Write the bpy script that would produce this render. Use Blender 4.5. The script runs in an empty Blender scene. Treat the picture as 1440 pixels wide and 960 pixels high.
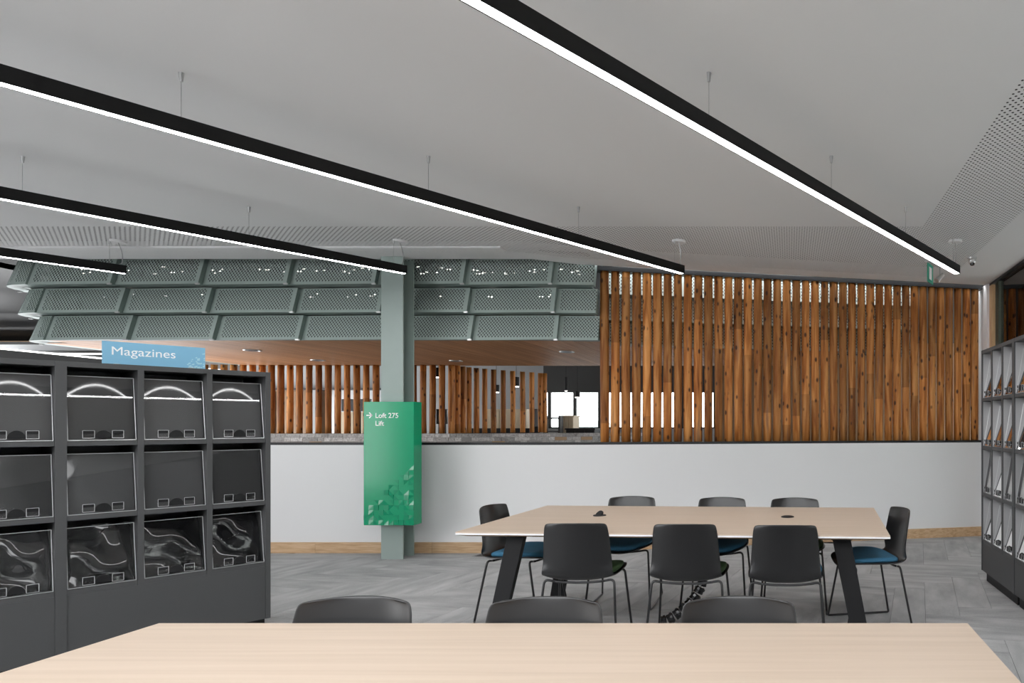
import bpy, bmesh, math, random
from mathutils import Vector, Matrix

random.seed(7)
S = bpy.context.scene
C = S.collection
PI = math.pi
R = math.radians

# ------------------------------------------------------------------ camera
F = 920.0                      # focal length in pixels of the 1440 x 960 frame
CX, CY, CAMZ = 1110.0, 598.0, 1.40
cam = bpy.data.cameras.new('camera')
cam.sensor_width = 36.0
cam.sensor_fit = 'HORIZONTAL'
cam.lens = F / 1440.0 * 36.0
cam.shift_x = (720.0 - CX) / 1440.0
cam.shift_y = (CY - 480.0) / 1440.0
cam.clip_start = 0.05
co = bpy.data.objects.new('camera', cam)
co.location = (0, 0, CAMZ)
co.rotation_euler = (PI / 2, 0, 0)
C.objects.link(co)
S.camera = co

# ------------------------------------------------------------------ sky and exposure
W = bpy.data.worlds.new('overcast_sky')
S.world = W
W.use_nodes = True
bg = W.node_tree.nodes['Background']
bg.inputs[0].default_value = (0.97, 0.985, 1.0, 1)
bg.inputs[1].default_value = 5.0
S.view_settings.view_transform = 'Standard'
S.view_settings.look = 'None'
S.view_settings.gamma = 1.0
S.view_settings.use_curve_mapping = False
S.view_settings.exposure = 0.42
LIGHT_STRENGTH = 24.0


# ------------------------------------------------------------------ materials
def new_mat(name):
    m = bpy.data.materials.new(name)
    m.use_nodes = True
    nt = m.node_tree
    return m, nt, nt.nodes, nt.links, nt.nodes['Principled BSDF']


def flat(name, col, rough=0.5, metal=0.0, spec=0.5, bump=0.0, bscale=200.0, var=0.0):
    m, nt, n, l, p = new_mat(name)
    p.inputs['Base Color'].default_value = (*col, 1)
    p.inputs['Roughness'].default_value = rough
    p.inputs['Metallic'].default_value = metal
    p.inputs['Specular IOR Level'].default_value = spec
    tc = n.new('ShaderNodeTexCoord')
    if var > 0:
        ns = n.new('ShaderNodeTexNoise')
        ns.inputs['Scale'].default_value = 6.0
        ns.inputs['Detail'].default_value = 4.0
        l.new(tc.outputs['Object'], ns.inputs['Vector'])
        mr = n.new('ShaderNodeMapRange')
        mr.inputs['To Min'].default_value = 1 - var
        mr.inputs['To Max'].default_value = 1 + var
        l.new(ns.outputs['Fac'], mr.inputs['Value'])
        mx = n.new('ShaderNodeMix')
        mx.data_type = 'RGBA'
        mx.blend_type = 'MULTIPLY'
        mx.inputs[0].default_value = 1.0
        mx.inputs[6].default_value = (*col, 1)
        l.new(mr.outputs['Result'], mx.inputs[7])
        l.new(mx.outputs[2], p.inputs['Base Color'])
    if bump > 0:
        nb = n.new('ShaderNodeTexNoise')
        nb.inputs['Scale'].default_value = bscale
        l.new(tc.outputs['Object'], nb.inputs['Vector'])
        b = n.new('ShaderNodeBump')
        b.inputs['Strength'].default_value = bump
        b.inputs['Distance'].default_value = 0.002
        l.new(nb.outputs['Fac'], b.inputs['Height'])
        l.new(b.outputs['Normal'], p.inputs['Normal'])
    return m


def emit(name, col, strength):
    m, nt, n, l, p = new_mat(name)
    p.inputs['Base Color'].default_value = (*col, 1)
    p.inputs['Emission Color'].default_value = (*col, 1)
    p.inputs['Emission Strength'].default_value = strength
    return m


def ramp(n, stops):
    r = n.new('ShaderNodeValToRGB')
    e = r.color_ramp.elements
    while len(e) > 1:
        e.remove(e[-1])
    e[0].position = stops[0][0]
    e[0].color = (*stops[0][1], 1)
    for pos, c in stops[1:]:
        k = e.new(pos)
        k.color = (*c, 1)
    return r


def wood(name, stops, scale=(2.0, 2.0, 2.0), rough=0.5, detail=6.0, randomise=0.0, nscale=4.0, spec=0.3):
    """grain: noise stretched by the scale vector, through a colour ramp; tone varies by piece"""
    m, nt, n, l, p = new_mat(name)
    tc = n.new('ShaderNodeTexCoord')
    mp = n.new('ShaderNodeMapping')
    mp.inputs['Scale'].default_value = scale
    l.new(tc.outputs['Object'], mp.inputs['Vector'])
    oi = n.new('ShaderNodeObjectInfo')
    ad = n.new('ShaderNodeVectorMath')
    ad.operation = 'ADD'
    ml = n.new('ShaderNodeMath')
    ml.operation = 'MULTIPLY'
    ml.inputs[1].default_value = 37.0
    l.new(oi.outputs['Random'], ml.inputs[0])
    l.new(mp.outputs['Vector'], ad.inputs[0])
    l.new(ml.outputs[0], ad.inputs[1])
    ns = n.new('ShaderNodeTexNoise')
    ns.inputs['Scale'].default_value = nscale
    ns.inputs['Detail'].default_value = detail
    ns.inputs['Distortion'].default_value = 0.4
    l.new(ad.outputs[0], ns.inputs['Vector'])
    rp = ramp(n, stops)
    l.new(ns.outputs['Fac'], rp.inputs['Fac'])
    out = rp.outputs['Color']
    if randomise > 0:
        hs = n.new('ShaderNodeHueSaturation')
        mr = n.new('ShaderNodeMapRange')
        mr.inputs['To Min'].default_value = 1 - randomise
        mr.inputs['To Max'].default_value = 1 + randomise
        l.new(oi.outputs['Random'], mr.inputs['Value'])
        l.new(mr.outputs['Result'], hs.inputs['Value'])
        l.new(out, hs.inputs['Color'])
        out = hs.outputs['Color']
    l.new(out, p.inputs['Base Color'])
    p.inputs['Roughness'].default_value = rough
    p.inputs['Specular IOR Level'].default_value = spec
    return m


def log_material(name, tone=1.0):
    """peeled pole: long grain, dark knots, a scarf joint where the tone changes"""
    m, nt, n, l, p = new_mat(name)
    tc = n.new('ShaderNodeTexCoord')
    oi = n.new('ShaderNodeObjectInfo')
    off = n.new('ShaderNodeMath')
    off.operation = 'MULTIPLY'
    off.inputs[1].default_value = 53.0
    l.new(oi.outputs['Random'], off.inputs[0])

    def mapped(scale):
        mp = n.new('ShaderNodeMapping')
        mp.inputs['Scale'].default_value = scale
        l.new(tc.outputs['Object'], mp.inputs['Vector'])
        ad = n.new('ShaderNodeVectorMath')
        ad.operation = 'ADD'
        l.new(mp.outputs['Vector'], ad.inputs[0])
        l.new(off.outputs[0], ad.inputs[1])
        return ad.outputs[0]
    g = n.new('ShaderNodeTexNoise')
    g.inputs['Scale'].default_value = 1.0
    g.inputs['Detail'].default_value = 6.0
    g.inputs['Distortion'].default_value = 0.6
    l.new(mapped((22, 22, 1.6)), g.inputs['Vector'])
    rp = ramp(n, [(0.22, (0.13 * tone, 0.046 * tone, 0.016 * tone)),
                  (0.42, (0.36 * tone, 0.155 * tone, 0.056 * tone)),
                  (0.58, (0.54 * tone, 0.275 * tone, 0.108 * tone)),
                  (0.80, (0.68 * tone, 0.40 * tone, 0.185 * tone))])
    l.new(g.outputs['Fac'], rp.inputs['Fac'])
    # piece tone, and the upper and lower half of a spliced pole differ
    sx = n.new('ShaderNodeSeparateXYZ')
    l.new(tc.outputs['Object'], sx.inputs[0])
    r2 = n.new('ShaderNodeMath')
    r2.operation = 'MULTIPLY'
    r2.inputs[1].default_value = 17.31
    l.new(oi.outputs['Random'], r2.inputs[0])
    fr = n.new('ShaderNodeMath')
    fr.operation = 'FRACT'
    l.new(r2.outputs[0], fr.inputs[0])
    thr = n.new('ShaderNodeMapRange')
    thr.inputs['To Min'].default_value = -0.5
    thr.inputs['To Max'].default_value = 2.6
    l.new(fr.outputs[0], thr.inputs['Value'])
    gt = n.new('ShaderNodeMath')
    gt.operation = 'GREATER_THAN'
    l.new(sx.outputs['Z'], gt.inputs[0])
    l.new(thr.outputs['Result'], gt.inputs[1])
    sgn = n.new('ShaderNodeMath')
    sgn.operation = 'MULTIPLY'
    sgn.inputs[1].default_value = 0.43
    l.new(gt.outputs[0], sgn.inputs[0])
    s2 = n.new('ShaderNodeMath')
    s2.operation = 'ADD'
    l.new(sgn.outputs[0], s2.inputs[0])
    l.new(oi.outputs['Random'], s2.inputs[1])
    f2 = n.new('ShaderNodeMath')
    f2.operation = 'FRACT'
    l.new(s2.outputs[0], f2.inputs[0])
    vr = n.new('ShaderNodeMapRange')
    vr.inputs['To Min'].default_value = 0.60
    vr.inputs['To Max'].default_value = 1.28
    l.new(f2.outputs[0], vr.inputs['Value'])
    hs = n.new('ShaderNodeHueSaturation')
    hs.inputs['Saturation'].default_value = 1.10
    hs.inputs['Hue'].default_value = 0.494
    l.new(vr.outputs['Result'], hs.inputs['Value'])
    l.new(rp.outputs['Color'], hs.inputs['Color'])
    # purple-grey heartwood stains
    st = n.new('ShaderNodeTexNoise')
    st.inputs['Scale'].default_value = 1.0
    st.inputs['Detail'].default_value = 3.0
    l.new(mapped((14, 14, 1.3)), st.inputs['Vector'])
    stm = n.new('ShaderNodeMapRange')
    stm.inputs['From Min'].default_value = 0.60
    stm.inputs['From Max'].default_value = 0.70
    stm.inputs['To Max'].default_value = 0.6
    l.new(st.outputs['Fac'], stm.inputs['Value'])
    mx1 = n.new('ShaderNodeMix')
    mx1.data_type = 'RGBA'
    l.new(stm.outputs['Result'], mx1.inputs[0])
    l.new(hs.outputs['Color'], mx1.inputs[6])
    mx1.inputs[7].default_value = (0.15, 0.075, 0.055, 1)
    # knots
    vo = n.new('ShaderNodeTexVoronoi')
    vo.inputs['Scale'].default_value = 1.0
    l.new(mapped((13, 13, 6.5)), vo.inputs['Vector'])
    km = n.new('ShaderNodeMapRange')
    km.inputs['From Min'].default_value = 0.12
    km.inputs['From Max'].default_value = 0.24
    km.inputs['To Min'].default_value = 0.92
    km.inputs['To Max'].default_value = 0.0
    l.new(vo.outputs['Distance'], km.inputs['Value'])
    mx2 = n.new('ShaderNodeMix')
    mx2.data_type = 'RGBA'
    l.new(km.outputs['Result'], mx2.inputs[0])
    l.new(mx1.outputs[2], mx2.inputs[6])
    mx2.inputs[7].default_value = (0.035, 0.015, 0.010, 1)
    l.new(mx2.outputs[2], p.inputs['Base Color'])
    p.inputs['Roughness'].default_value = 0.55
    p.inputs['Specular IOR Level'].default_value = 0.25
    return m


def carpet_material(name):
    m, nt, n, l, p = new_mat(name)
    tc = n.new('ShaderNodeTexCoord')
    oi = n.new('ShaderNodeObjectInfo')
    ml = n.new('ShaderNodeMath')
    ml.operation = 'MULTIPLY'
    ml.inputs[1].default_value = 61.0
    l.new(oi.outputs['Random'], ml.inputs[0])

    def noise(scale, det):
        mp = n.new('ShaderNodeMapping')
        mp.inputs['Scale'].default_value = scale
        l.new(tc.outputs['Object'], mp.inputs['Vector'])
        ad = n.new('ShaderNodeVectorMath')
        ad.operation = 'ADD'
        l.new(mp.outputs['Vector'], ad.inputs[0])
        l.new(ml.outputs[0], ad.inputs[1])
        t = n.new('ShaderNodeTexNoise')
        t.inputs['Scale'].default_value = 1.0
        t.inputs['Detail'].default_value = det
        l.new(ad.outputs[0], t.inputs['Vector'])
        return t.outputs['Fac']
    a = noise((2.2, 7.0, 1), 3.0)
    b = noise((160.0, 220.0, 1), 3.0)
    s = n.new('ShaderNodeMath')
    s.operation = 'MULTIPLY_ADD'
    l.new(b, s.inputs[0])
    s.inputs[1].default_value = 0.62
    l.new(a, s.inputs[2])
    s2 = n.new('ShaderNodeMath')
    s2.operation = 'MULTIPLY_ADD'
    l.new(oi.outputs['Random'], s2.inputs[0])
    s2.inputs[1].default_value = 0.10
    l.new(s.outputs[0], s2.inputs[2])
    rp = ramp(n, [(0.45, (0.29, 0.29, 0.292)), (0.75, (0.43, 0.43, 0.432)), (1.0, (0.55, 0.55, 0.55))])
    mr = n.new('ShaderNodeMapRange')
    mr.inputs['From Min'].default_value = 0.0
    mr.inputs['From Max'].default_value = 1.2
    l.new(s2.outputs[0], mr.inputs['Value'])
    l.new(mr.outputs['Result'], rp.inputs['Fac'])
    l.new(rp.outputs['Color'], p.inputs['Base Color'])
    p.inputs['Roughness'].default_value = 0.95
    p.inputs['Specular IOR Level'].default_value = 0.1
    bp = n.new('ShaderNodeBump')
    bp.inputs['Strength'].default_value = 0.5
    bp.inputs['Distance'].default_value = 0.004
    l.new(b, bp.inputs['Height'])
    l.new(bp.outputs['Normal'], p.inputs['Normal'])
    return m


def perforated(name, col, px, py, rx, ry, rough=0.5, margin=None, spec=0.4):
    """real holes: staggered openings cut out with a transparent shader, in metres (UV)"""
    m, nt, n, l, p = new_mat(name)
    p.inputs['Base Color'].default_value = (*col, 1)
    p.inputs['Roughness'].default_value = rough
    p.inputs['Specular IOR Level'].default_value = spec
    uv = n.new('ShaderNodeUVMap')
    sx = n.new('ShaderNodeSeparateXYZ')
    l.new(uv.outputs[0], sx.inputs[0])

    def mth(op, a, b=None, c=None):
        k = n.new('ShaderNodeMath')
        k.operation = op
        for i, v in enumerate((a, b, c)):
            if v is None:
                continue
            if isinstance(v, (int, float)):
                k.inputs[i].default_value = v
            else:
                l.new(v, k.inputs[i])
        return k.outputs[0]

    def lattice(ox, oy):
        fx = mth('SUBTRACT', mth('FRACT', mth('ADD', mth('DIVIDE', sx.outputs['X'], px), ox)), 0.5)
        fy = mth('SUBTRACT', mth('FRACT', mth('ADD', mth('DIVIDE', sx.outputs['Y'], py), oy)), 0.5)
        dx = mth('DIVIDE', mth('MULTIPLY', fx, px), rx)
        dy = mth('DIVIDE', mth('MULTIPLY', fy, py), ry)
        d = mth('ADD', mth('MULTIPLY', dx, dx), mth('MULTIPLY', dy, dy))
        return mth('LESS_THAN', d, 1.0)
    hole = mth('MAXIMUM', lattice(0.0, 0.0), lattice(0.5, 0.5))
    if margin:
        w, h, mg = margin
        inx = mth('MULTIPLY', mth('GREATER_THAN', sx.outputs['X'], mg), mth('LESS_THAN', sx.outputs['X'], w - mg))
        iny = mth('MULTIPLY', mth('GREATER_THAN', sx.outputs['Y'], mg * 0.7), mth('LESS_THAN', sx.outputs['Y'], h - mg * 0.3))
        hole = mth('MULTIPLY', hole, mth('MULTIPLY', inx, iny))
    tr = n.new('ShaderNodeBsdfTransparent')
    mx = n.new('ShaderNodeMixShader')
    l.new(hole, mx.inputs[0])
    l.new(p.outputs[0], mx.inputs[1])
    l.new(tr.outputs[0], mx.inputs[2])
    l.new(mx.outputs[0], n['Material Output'].inputs['Surface'])
    return m


def clear(name, tint=(0.97, 0.97, 0.97), ior=1.45, rough=0.015):
    m, nt, n, l, p = new_mat(name)
    n.remove(p)
    tr = n.new('ShaderNodeBsdfTransparent')
    tr.inputs[0].default_value = (*tint, 1)
    gl = n.new('ShaderNodeBsdfGlossy')
    gl.inputs['Roughness'].default_value = rough
    gl.inputs[0].default_value = (1, 1, 1, 1)
    fr = n.new('ShaderNodeFresnel')
    fr.inputs['IOR'].default_value = ior
    mx = n.new('ShaderNodeMixShader')
    l.new(fr.outputs[0], mx.inputs[0])
    l.new(tr.outputs[0], mx.inputs[1])
    l.new(gl.outputs[0], mx.inputs[2])
    l.new(mx.outputs[0], n['Material Output'].inputs['Surface'])
    return m


M = {}
M['ceil'] = flat('ceiling_paint', (0.72, 0.72, 0.72), 0.9, spec=0.1, bump=0.05, bscale=90)
M['ceil_perf'] = perforated('perforated_ceiling_board', (0.72, 0.72, 0.72), 0.046, 0.046, 0.0075, 0.0075, 0.9, spec=0.1)
M['void'] = flat('ceiling_void', (0.03, 0.03, 0.03), 0.9)
M['white'] = flat('white_wall_paint', (0.78, 0.78, 0.785), 0.8, spec=0.15, bump=0.05, bscale=120)
M['cap'] = flat('black_steel_channel', (0.012, 0.013, 0.015), 0.45)
M['carpet'] = carpet_material('carpet')
M['sub'] = flat('subfloor', (0.10, 0.10, 0.10), 0.95)
M['oak'] = wood('oak_skirting', [(0.3, (0.46, 0.29, 0.16)), (0.5, (0.58, 0.39, 0.23)), (0.7, (0.66, 0.47, 0.30))],
                scale=(1.2, 20, 14), randomise=0.08)
M['table'] = wood('pale_ash_laminate', [(0.30, (0.545, 0.435, 0.342)), (0.50, (0.58, 0.466, 0.370)), (0.70, (0.61, 0.495, 0.398))],
                  scale=(0.35, 14.0, 6.0), rough=0.42, nscale=3.0, detail=8.0, spec=0.35)
M['ply'] = wood('plywood_edge', [(0.3, (0.30, 0.20, 0.12)), (0.7, (0.42, 0.29, 0.18))], scale=(1, 20, 40))
M['edge'] = flat('white_edge_band', (0.82, 0.82, 0.83), 0.35)
M['black'] = flat('black_powder_coat', (0.010, 0.010, 0.011), 0.5, spec=0.25)
M['plastic'] = flat('black_shell_plastic', (0.006, 0.006, 0.007), 0.36, spec=0.6, bump=0.06, bscale=500)
_p = M['plastic'].node_tree.nodes['Principled BSDF']
_p.inputs['Coat Weight'].default_value = 0.15
_p.inputs['Coat Roughness'].default_value = 0.22
M['steel'] = flat('black_steel_tube', (0.018, 0.018, 0.019), 0.28, spec=0.6)
M['blue'] = flat('blue_seat_fabric', (0.045, 0.175, 0.30), 0.85, bump=0.3, bscale=500, var=0.12)
M['green_pad'] = flat('dark_green_seat_fabric', (0.050, 0.098, 0.036), 0.85, bump=0.3, bscale=500, var=0.12)
M['rack'] = flat('charcoal_laminate', (0.062, 0.063, 0.065), 0.5, spec=0.35, var=0.04)
M['rack_in'] = flat('charcoal_display_plate', (0.070, 0.071, 0.073), 0.5, spec=0.3)
M['acrylic'] = clear('clear_acrylic')
M['acryl_edge'] = flat('polished_acrylic_edge', (0.50, 0.51, 0.52), 0.12, spec=0.8)
M['film'] = flat('glossy_dark_cover', (0.075, 0.076, 0.078), 0.035, spec=0.5)
M['wrap'] = flat('black_glossy_wrap', (0.005, 0.005, 0.006), 0.07, spec=0.7)
M['lamp_body'] = flat('black_aluminium_profile', (0.007, 0.007, 0.007), 0.5, spec=0.2)
M['lamp'] = emit('lit_diffuser', (1, 1, 1), LIGHT_STRENGTH)
M['wire'] = flat('steel_wire', (0.40, 0.40, 0.40), 0.35, metal=0.8)
M['canopy'] = perforated('sage_perforated_metal', (0.38, 0.455, 0.428), 0.036, 0.046, 0.0062, 0.0128, 0.5, margin=(0.954, 0.32, 0.05))
M['sage'] = flat('sage_metal_shaded', (0.19, 0.245, 0.228), 0.5)  # darker copy of the canopy metal: shade of returns and ledges put into colour
M['sage_light'] = flat('pale_sage_steel_paint', (0.30, 0.365, 0.34), 0.45, var=0.05)
M['soffit'] = wood('walnut_soffit_board', [(0.3, (0.33, 0.150, 0.068)), (0.5, (0.47, 0.235, 0.115)), (0.7, (0.56, 0.30, 0.155))],
                   scale=(14, 0.8, 6), rough=0.5, randomise=0.10, spec=0.12)
M['log'] = log_material('peeled_log', 1.0)
M['log_far'] = log_material('peeled_log_weathered', 0.95)
M['sign_green'] = flat('green_gloss_panel', (0.0, 0.31, 0.145), 0.14, spec=0.35)
M['sign_green2'] = flat('green_gloss_relief', (0.0, 0.27, 0.13), 0.12, spec=0.5)
M['sign_white'] = flat('white_vinyl', (0.9, 0.9, 0.9), 0.5)
M['sign_blue'] = flat('sky_blue_panel', (0.20, 0.45, 0.64), 0.4)
M['sign_pale'] = flat('pale_aqua_print', (0.36, 0.62, 0.72), 0.5)
M['brick'] = wood('grey_brick', [(0.35, (0.34, 0.335, 0.33)), (0.5, (0.48, 0.475, 0.47)), (0.7, (0.60, 0.59, 0.58))],
                  scale=(9, 9, 9), rough=0.9, randomise=0.35)
M['brick_tan'] = flat('tan_brick', (0.46, 0.32, 0.20), 0.9, var=0.2)
M['mortar'] = flat('mortar', (0.30, 0.30, 0.295), 0.95)
M['grey_wall'] = flat('pale_grey_wall', (0.60, 0.61, 0.62), 0.8)
M['mid_wall'] = flat('mid_grey_wall', (0.34, 0.345, 0.35), 0.8)
M['far_lamp'] = emit('dim_lit_strip', (1, 0.98, 0.95), 2.5)
M['pale_side'] = flat('pale_grey_side', (0.33, 0.33, 0.335), 0.45)
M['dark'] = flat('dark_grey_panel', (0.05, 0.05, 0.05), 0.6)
M['screen'] = flat('black_screen', (0.008, 0.008, 0.009), 0.15)
M['panel_wood'] = wood('brown_wall_panel', [(0.3, (0.16, 0.095, 0.05)), (0.7, (0.27, 0.17, 0.10))], scale=(12, 12, 0.8))
M['cream'] = flat('cream_panel', (0.66, 0.54, 0.38), 0.6)
M['pine'] = wood('pine_post', [(0.3, (0.46, 0.29, 0.15)), (0.7, (0.64, 0.44, 0.25))], scale=(12, 12, 0.8))
M['glass'] = clear('window_glass', (0.89, 0.90, 0.895), 1.5, 0.01)
M['glass_dark'] = clear('tinted_glass', (0.78, 0.79, 0.78), 1.5, 0.01)
M['olive'] = flat('olive_grey_frame', (0.06, 0.07, 0.05), 0.5)
M['cover_rose'] = flat('rose_brown_cover', (0.19, 0.095, 0.092), 0.5, var=0.3)
M['cover_white'] = flat('white_cover', (0.72, 0.72, 0.72), 0.5, var=0.05)
M['exit_green'] = flat('exit_green', (0.02, 0.34, 0.22), 0.25)
M['silver'] = flat('silver_metal', (0.55, 0.55, 0.55), 0.3, metal=0.7)
M['tree'] = flat('distant_foliage', (0.30, 0.34, 0.33), 0.9, var=0.3)
M['ochre'] = flat('ochre_timber_ceiling', (0.50, 0.32, 0.17), 0.6)


# ------------------------------------------------------------------ mesh helpers
def box(bm, a, b):
    x0, y0, z0 = a
    x1, y1, z1 = b
    v = [bm.verts.new(p) for p in ((x0, y0, z0), (x1, y0, z0), (x1, y1, z0), (x0, y1, z0),
                                   (x0, y0, z1), (x1, y0, z1), (x1, y1, z1), (x0, y1, z1))]
    for f in ((0, 3, 2, 1), (4, 5, 6, 7), (0, 1, 5, 4), (1, 2, 6, 5), (2, 3, 7, 6), (3, 0, 4, 7)):
        bm.faces.new([v[i] for i in f])
    return v


def prism(bm, poly, z0, z1):
    """poly counter-clockwise in XY"""
    a = [bm.verts.new((x, y, z0)) for x, y in poly]
    b = [bm.verts.new((x, y, z1)) for x, y in poly]
    n = len(poly)
    bm.faces.new(list(reversed(a)))
    bm.faces.new(b)
    for i in range(n):
        j = (i + 1) % n
        bm.faces.new((a[i], a[j], b[j], b[i]))


def cyl(bm, p0, p1, r0, r1=None, seg=12, caps=True):
    if r1 is None:
        r1 = r0
    p0, p1 = Vector(p0), Vector(p1)
    d = (p1 - p0).normalized()
    u = d.orthogonal().normalized()
    w = d.cross(u)
    A, B = [], []
    for i in range(seg):
        t = 2 * PI * i / seg
        o = u * math.cos(t) + w * math.sin(t)
        A.append(bm.verts.new(p0 + o * r0))
        B.append(bm.verts.new(p1 + o * r1))
    for i in range(seg):
        j = (i + 1) % seg
        bm.faces.new((A[i], A[j], B[j], B[i]))
    if caps:
        bm.faces.new(list(reversed(A)))
        bm.faces.new(B)


def tube(bm, pts, r, seg=8):
    pts = [Vector(p) for p in pts]
    n = len(pts)
    tang = []
    for i in range(n):
        a = pts[max(i - 1, 0)]
        b = pts[min(i + 1, n - 1)]
        tang.append((b - a).normalized())
    u = tang[0].orthogonal().normalized()
    rings = []
    for i in range(n):
        t = tang[i]
        u = (u - t * u.dot(t)).normalized()
        w = t.cross(u)
        rings.append([bm.verts.new(pts[i] + (u * math.cos(2 * PI * k / seg) + w * math.sin(2 * PI * k / seg)) * r)
                      for k in range(seg)])
    for i in range(n - 1):
        for k in range(seg):
            j = (k + 1) % seg
            bm.faces.new((rings[i][k], rings[i][j], rings[i + 1][j], rings[i + 1][k]))
    bm.faces.new(list(reversed(rings[0])))
    bm.faces.new(rings[-1])


def fillet(pts, r, n=5):
    pts = [Vector(p) for p in pts]
    out = [pts[0]]
    for i in range(1, len(pts) - 1):
        a, b, c = pts[i - 1], pts[i], pts[i + 1]
        d1 = (a - b).normalized()
        d2 = (c - b).normalized()
        rr = min(r, (a - b).length * 0.49, (c - b).length * 0.49)
        p, q = b + d1 * rr, b + d2 * rr
        for k in range(n + 1):
            t = k / n
            out.append(p * (1 - t) ** 2 + b * 2 * t * (1 - t) + q * t ** 2)
    out.append(pts[-1])
    return out


def mesh(name, bm, mats, smooth=False, bevel=0.0):
    bmesh.ops.recalc_face_normals(bm, faces=bm.faces)
    if bevel > 0:
        bmesh.ops.bevel(bm, geom=list(bm.edges), offset=bevel, segments=2, affect='EDGES', profile=0.5)
    me = bpy.data.meshes.new(name)
    bm.to_mesh(me)
    bm.free()
    if not isinstance(mats, (list, tuple)):
        mats = [mats]
    for m in mats:
        me.materials.append(m)
    if smooth:
        for p in me.polygons:
            p.use_smooth = True
    return me


def link(name, me, parent=None, loc=(0, 0, 0), rot=(0, 0, 0)):
    o = bpy.data.objects.new(name, me)
    o.location = loc
    o.rotation_euler = rot
    o.parent = parent
    C.objects.link(o)
    return o


def obj(name, bm, mats, parent=None, smooth=False, loc=(0, 0, 0), rot=(0, 0, 0), bevel=0.0):
    return link(name, mesh(name, bm, mats, smooth, bevel), parent, loc, rot)


def boxo(name, a, b, mat, parent=None, bevel=0.0, loc=(0, 0, 0), rot=(0, 0, 0)):
    bm = bmesh.new()
    box(bm, a, b)
    return obj(name, bm, mat, parent, loc=loc, rot=rot, bevel=bevel)


def tag(o, label=None, cat=None, group=None, kind=None):
    if label:
        o['label'] = label
    if cat:
        o['category'] = cat
    if group:
        o['group'] = group
    if kind:
        o['kind'] = kind
    return o


def thing(name, label, cat, loc=(0, 0, 0), rz=0.0, group=None):
    o = bpy.data.objects.new(name, None)
    o.empty_display_size = 0.1
    o.location = loc
    o.rotation_euler = (0, 0, rz)
    C.objects.link(o)
    return tag(o, label, cat, group)


def copy_tree(o, parent=None):
    c = o.copy()
    C.objects.link(c)
    c.parent = parent
    for ch in list(o.children):
        copy_tree(ch, c)
    return c


def text_mesh(name, body, size, mat, parent, loc, rot, extrude=0.0008, bold=0.0):
    cu = bpy.data.curves.new(name, 'FONT')
    cu.body = body
    cu.size = size
    cu.extrude = extrude
    cu.offset = bold
    tmp = bpy.data.objects.new(name + '_curve', cu)
    C.objects.link(tmp)
    dg = bpy.context.evaluated_depsgraph_get()
    me = bpy.data.meshes.new_from_object(tmp.evaluated_get(dg))
    bpy.data.objects.remove(tmp)
    bpy.data.curves.remove(cu)
    me.materials.clear()
    me.materials.append(mat)
    return link(name, me, parent, loc, rot)


def at(px, py, d):
    """where the sight line of a pixel of the photograph meets the depth plane Y = d"""
    return Vector(((px - CX) / F * d, d, CAMZ + (CY - py) / F * d))


# ------------------------------------------------------------------ the setting
CEIL = 3.17
KX = -2.62                        # where the balustrade bends


def wall_y(x):
    """front face of the balustrade: straight, an easy bend, then running away to the right"""
    s = 0.222
    t = x - KX
    if t < -0.5:
        return 7.19
    if t > 0.5:
        return 7.19 + s * t
    return 7.19 + s * (t + 0.5) ** 2 / 2.0


# floor slab and carpet planks in herringbone
fl = boxo('floor', (-9.8, -2.6, -0.12), (6.2, 19, -0.012), M['sub'])
tag(fl, 'grey carpet plank floor laid in herringbone', kind='structure')
PL, PW = 1.0, 0.25
bm = bmesh.new()
box(bm, (0.0012, 0.0012, -0.0118), (PL - 0.0012, PW - 0.0012, 0.0))
plank_me = mesh('carpet_plank', bm, M['carpet'])
ang = R(33.8 - 45)
ca, sa = math.cos(ang), math.sin(ang)
rest = bmesh.new()
spots = []
for i in range(-40, 60):
    for j in range(-30, 30):
        # herringbone cell: horizontal plank and vertical plank
        bx, by = i * PW + j * PL, i * PW - j * PL
        spots.append((bx, by, 0.0))
        spots.append((bx + PL, by + PW - PL + 0.0, 1.0))
planks = []
for lx, ly, k in spots:
    cx_, cy_ = (lx + PL / 2, ly + PW / 2) if k == 0 else (lx + PW / 2, ly + PL / 2)
    gx, gy = -1.0 + cx_ * ca - cy_ * sa, 5.0 + cx_ * sa + cy_ * ca
    planks.append((gx, gy, lx, ly, k))


def seen(gx, gy):
    if gy < 2.5 or gx > 2.4 or gx < -5.2:
        return False
    return gy < wall_y(gx) - 0.35 and gx > -0.75 * gy - 0.6 and (gx < 1.75 or gy > 5.9)


near = [p for p in planks if seen(p[0], p[1])][:300]
for gx, gy, lx, ly, k in near:
    ox, oy = -1.0 + lx * ca - ly * sa, 5.0 + lx * sa + ly * ca
    if k == 0:
        link('carpet_plank', plank_me, fl, (ox, oy, 0), (0, 0, ang))
    else:
        ox, oy = -1.0 + (lx + PW) * ca - ly * sa, 5.0 + (lx + PW) * sa + ly * ca
        link('carpet_plank', plank_me, fl, (ox, oy, 0), (0, 0, ang + PI / 2))
nk = set((round(p[0], 3), round(p[1], 3)) for p in near)
bm = bmesh.new()
for gx, gy, lx, ly, k in planks:
    if (round(gx, 3), round(gy, 3)) in nk or gx < -9.5 or gx > 2.75 or gy < -2 or gy > wall_y(gx) + 0.25:
        continue
    w, h = (PL, PW) if k == 0 else (PW, PL)
    q = [(lx + a, ly + b) for a, b in ((0.0012, 0.0012), (w - 0.0012, 0.0012), (w - 0.0012, h - 0.0012), (0.0012, h - 0.0012))]
    prism(bm, [(-1.0 + x * ca - y * sa, 5.0 + x * sa + y * ca) for x, y in q], -0.0118, -0.0002)
tag(obj('carpet_plank_field', bm, M['carpet'], fl), kind='stuff')

# ceiling: plain field, perforated border, void above
bm = bmesh.new()


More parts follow.
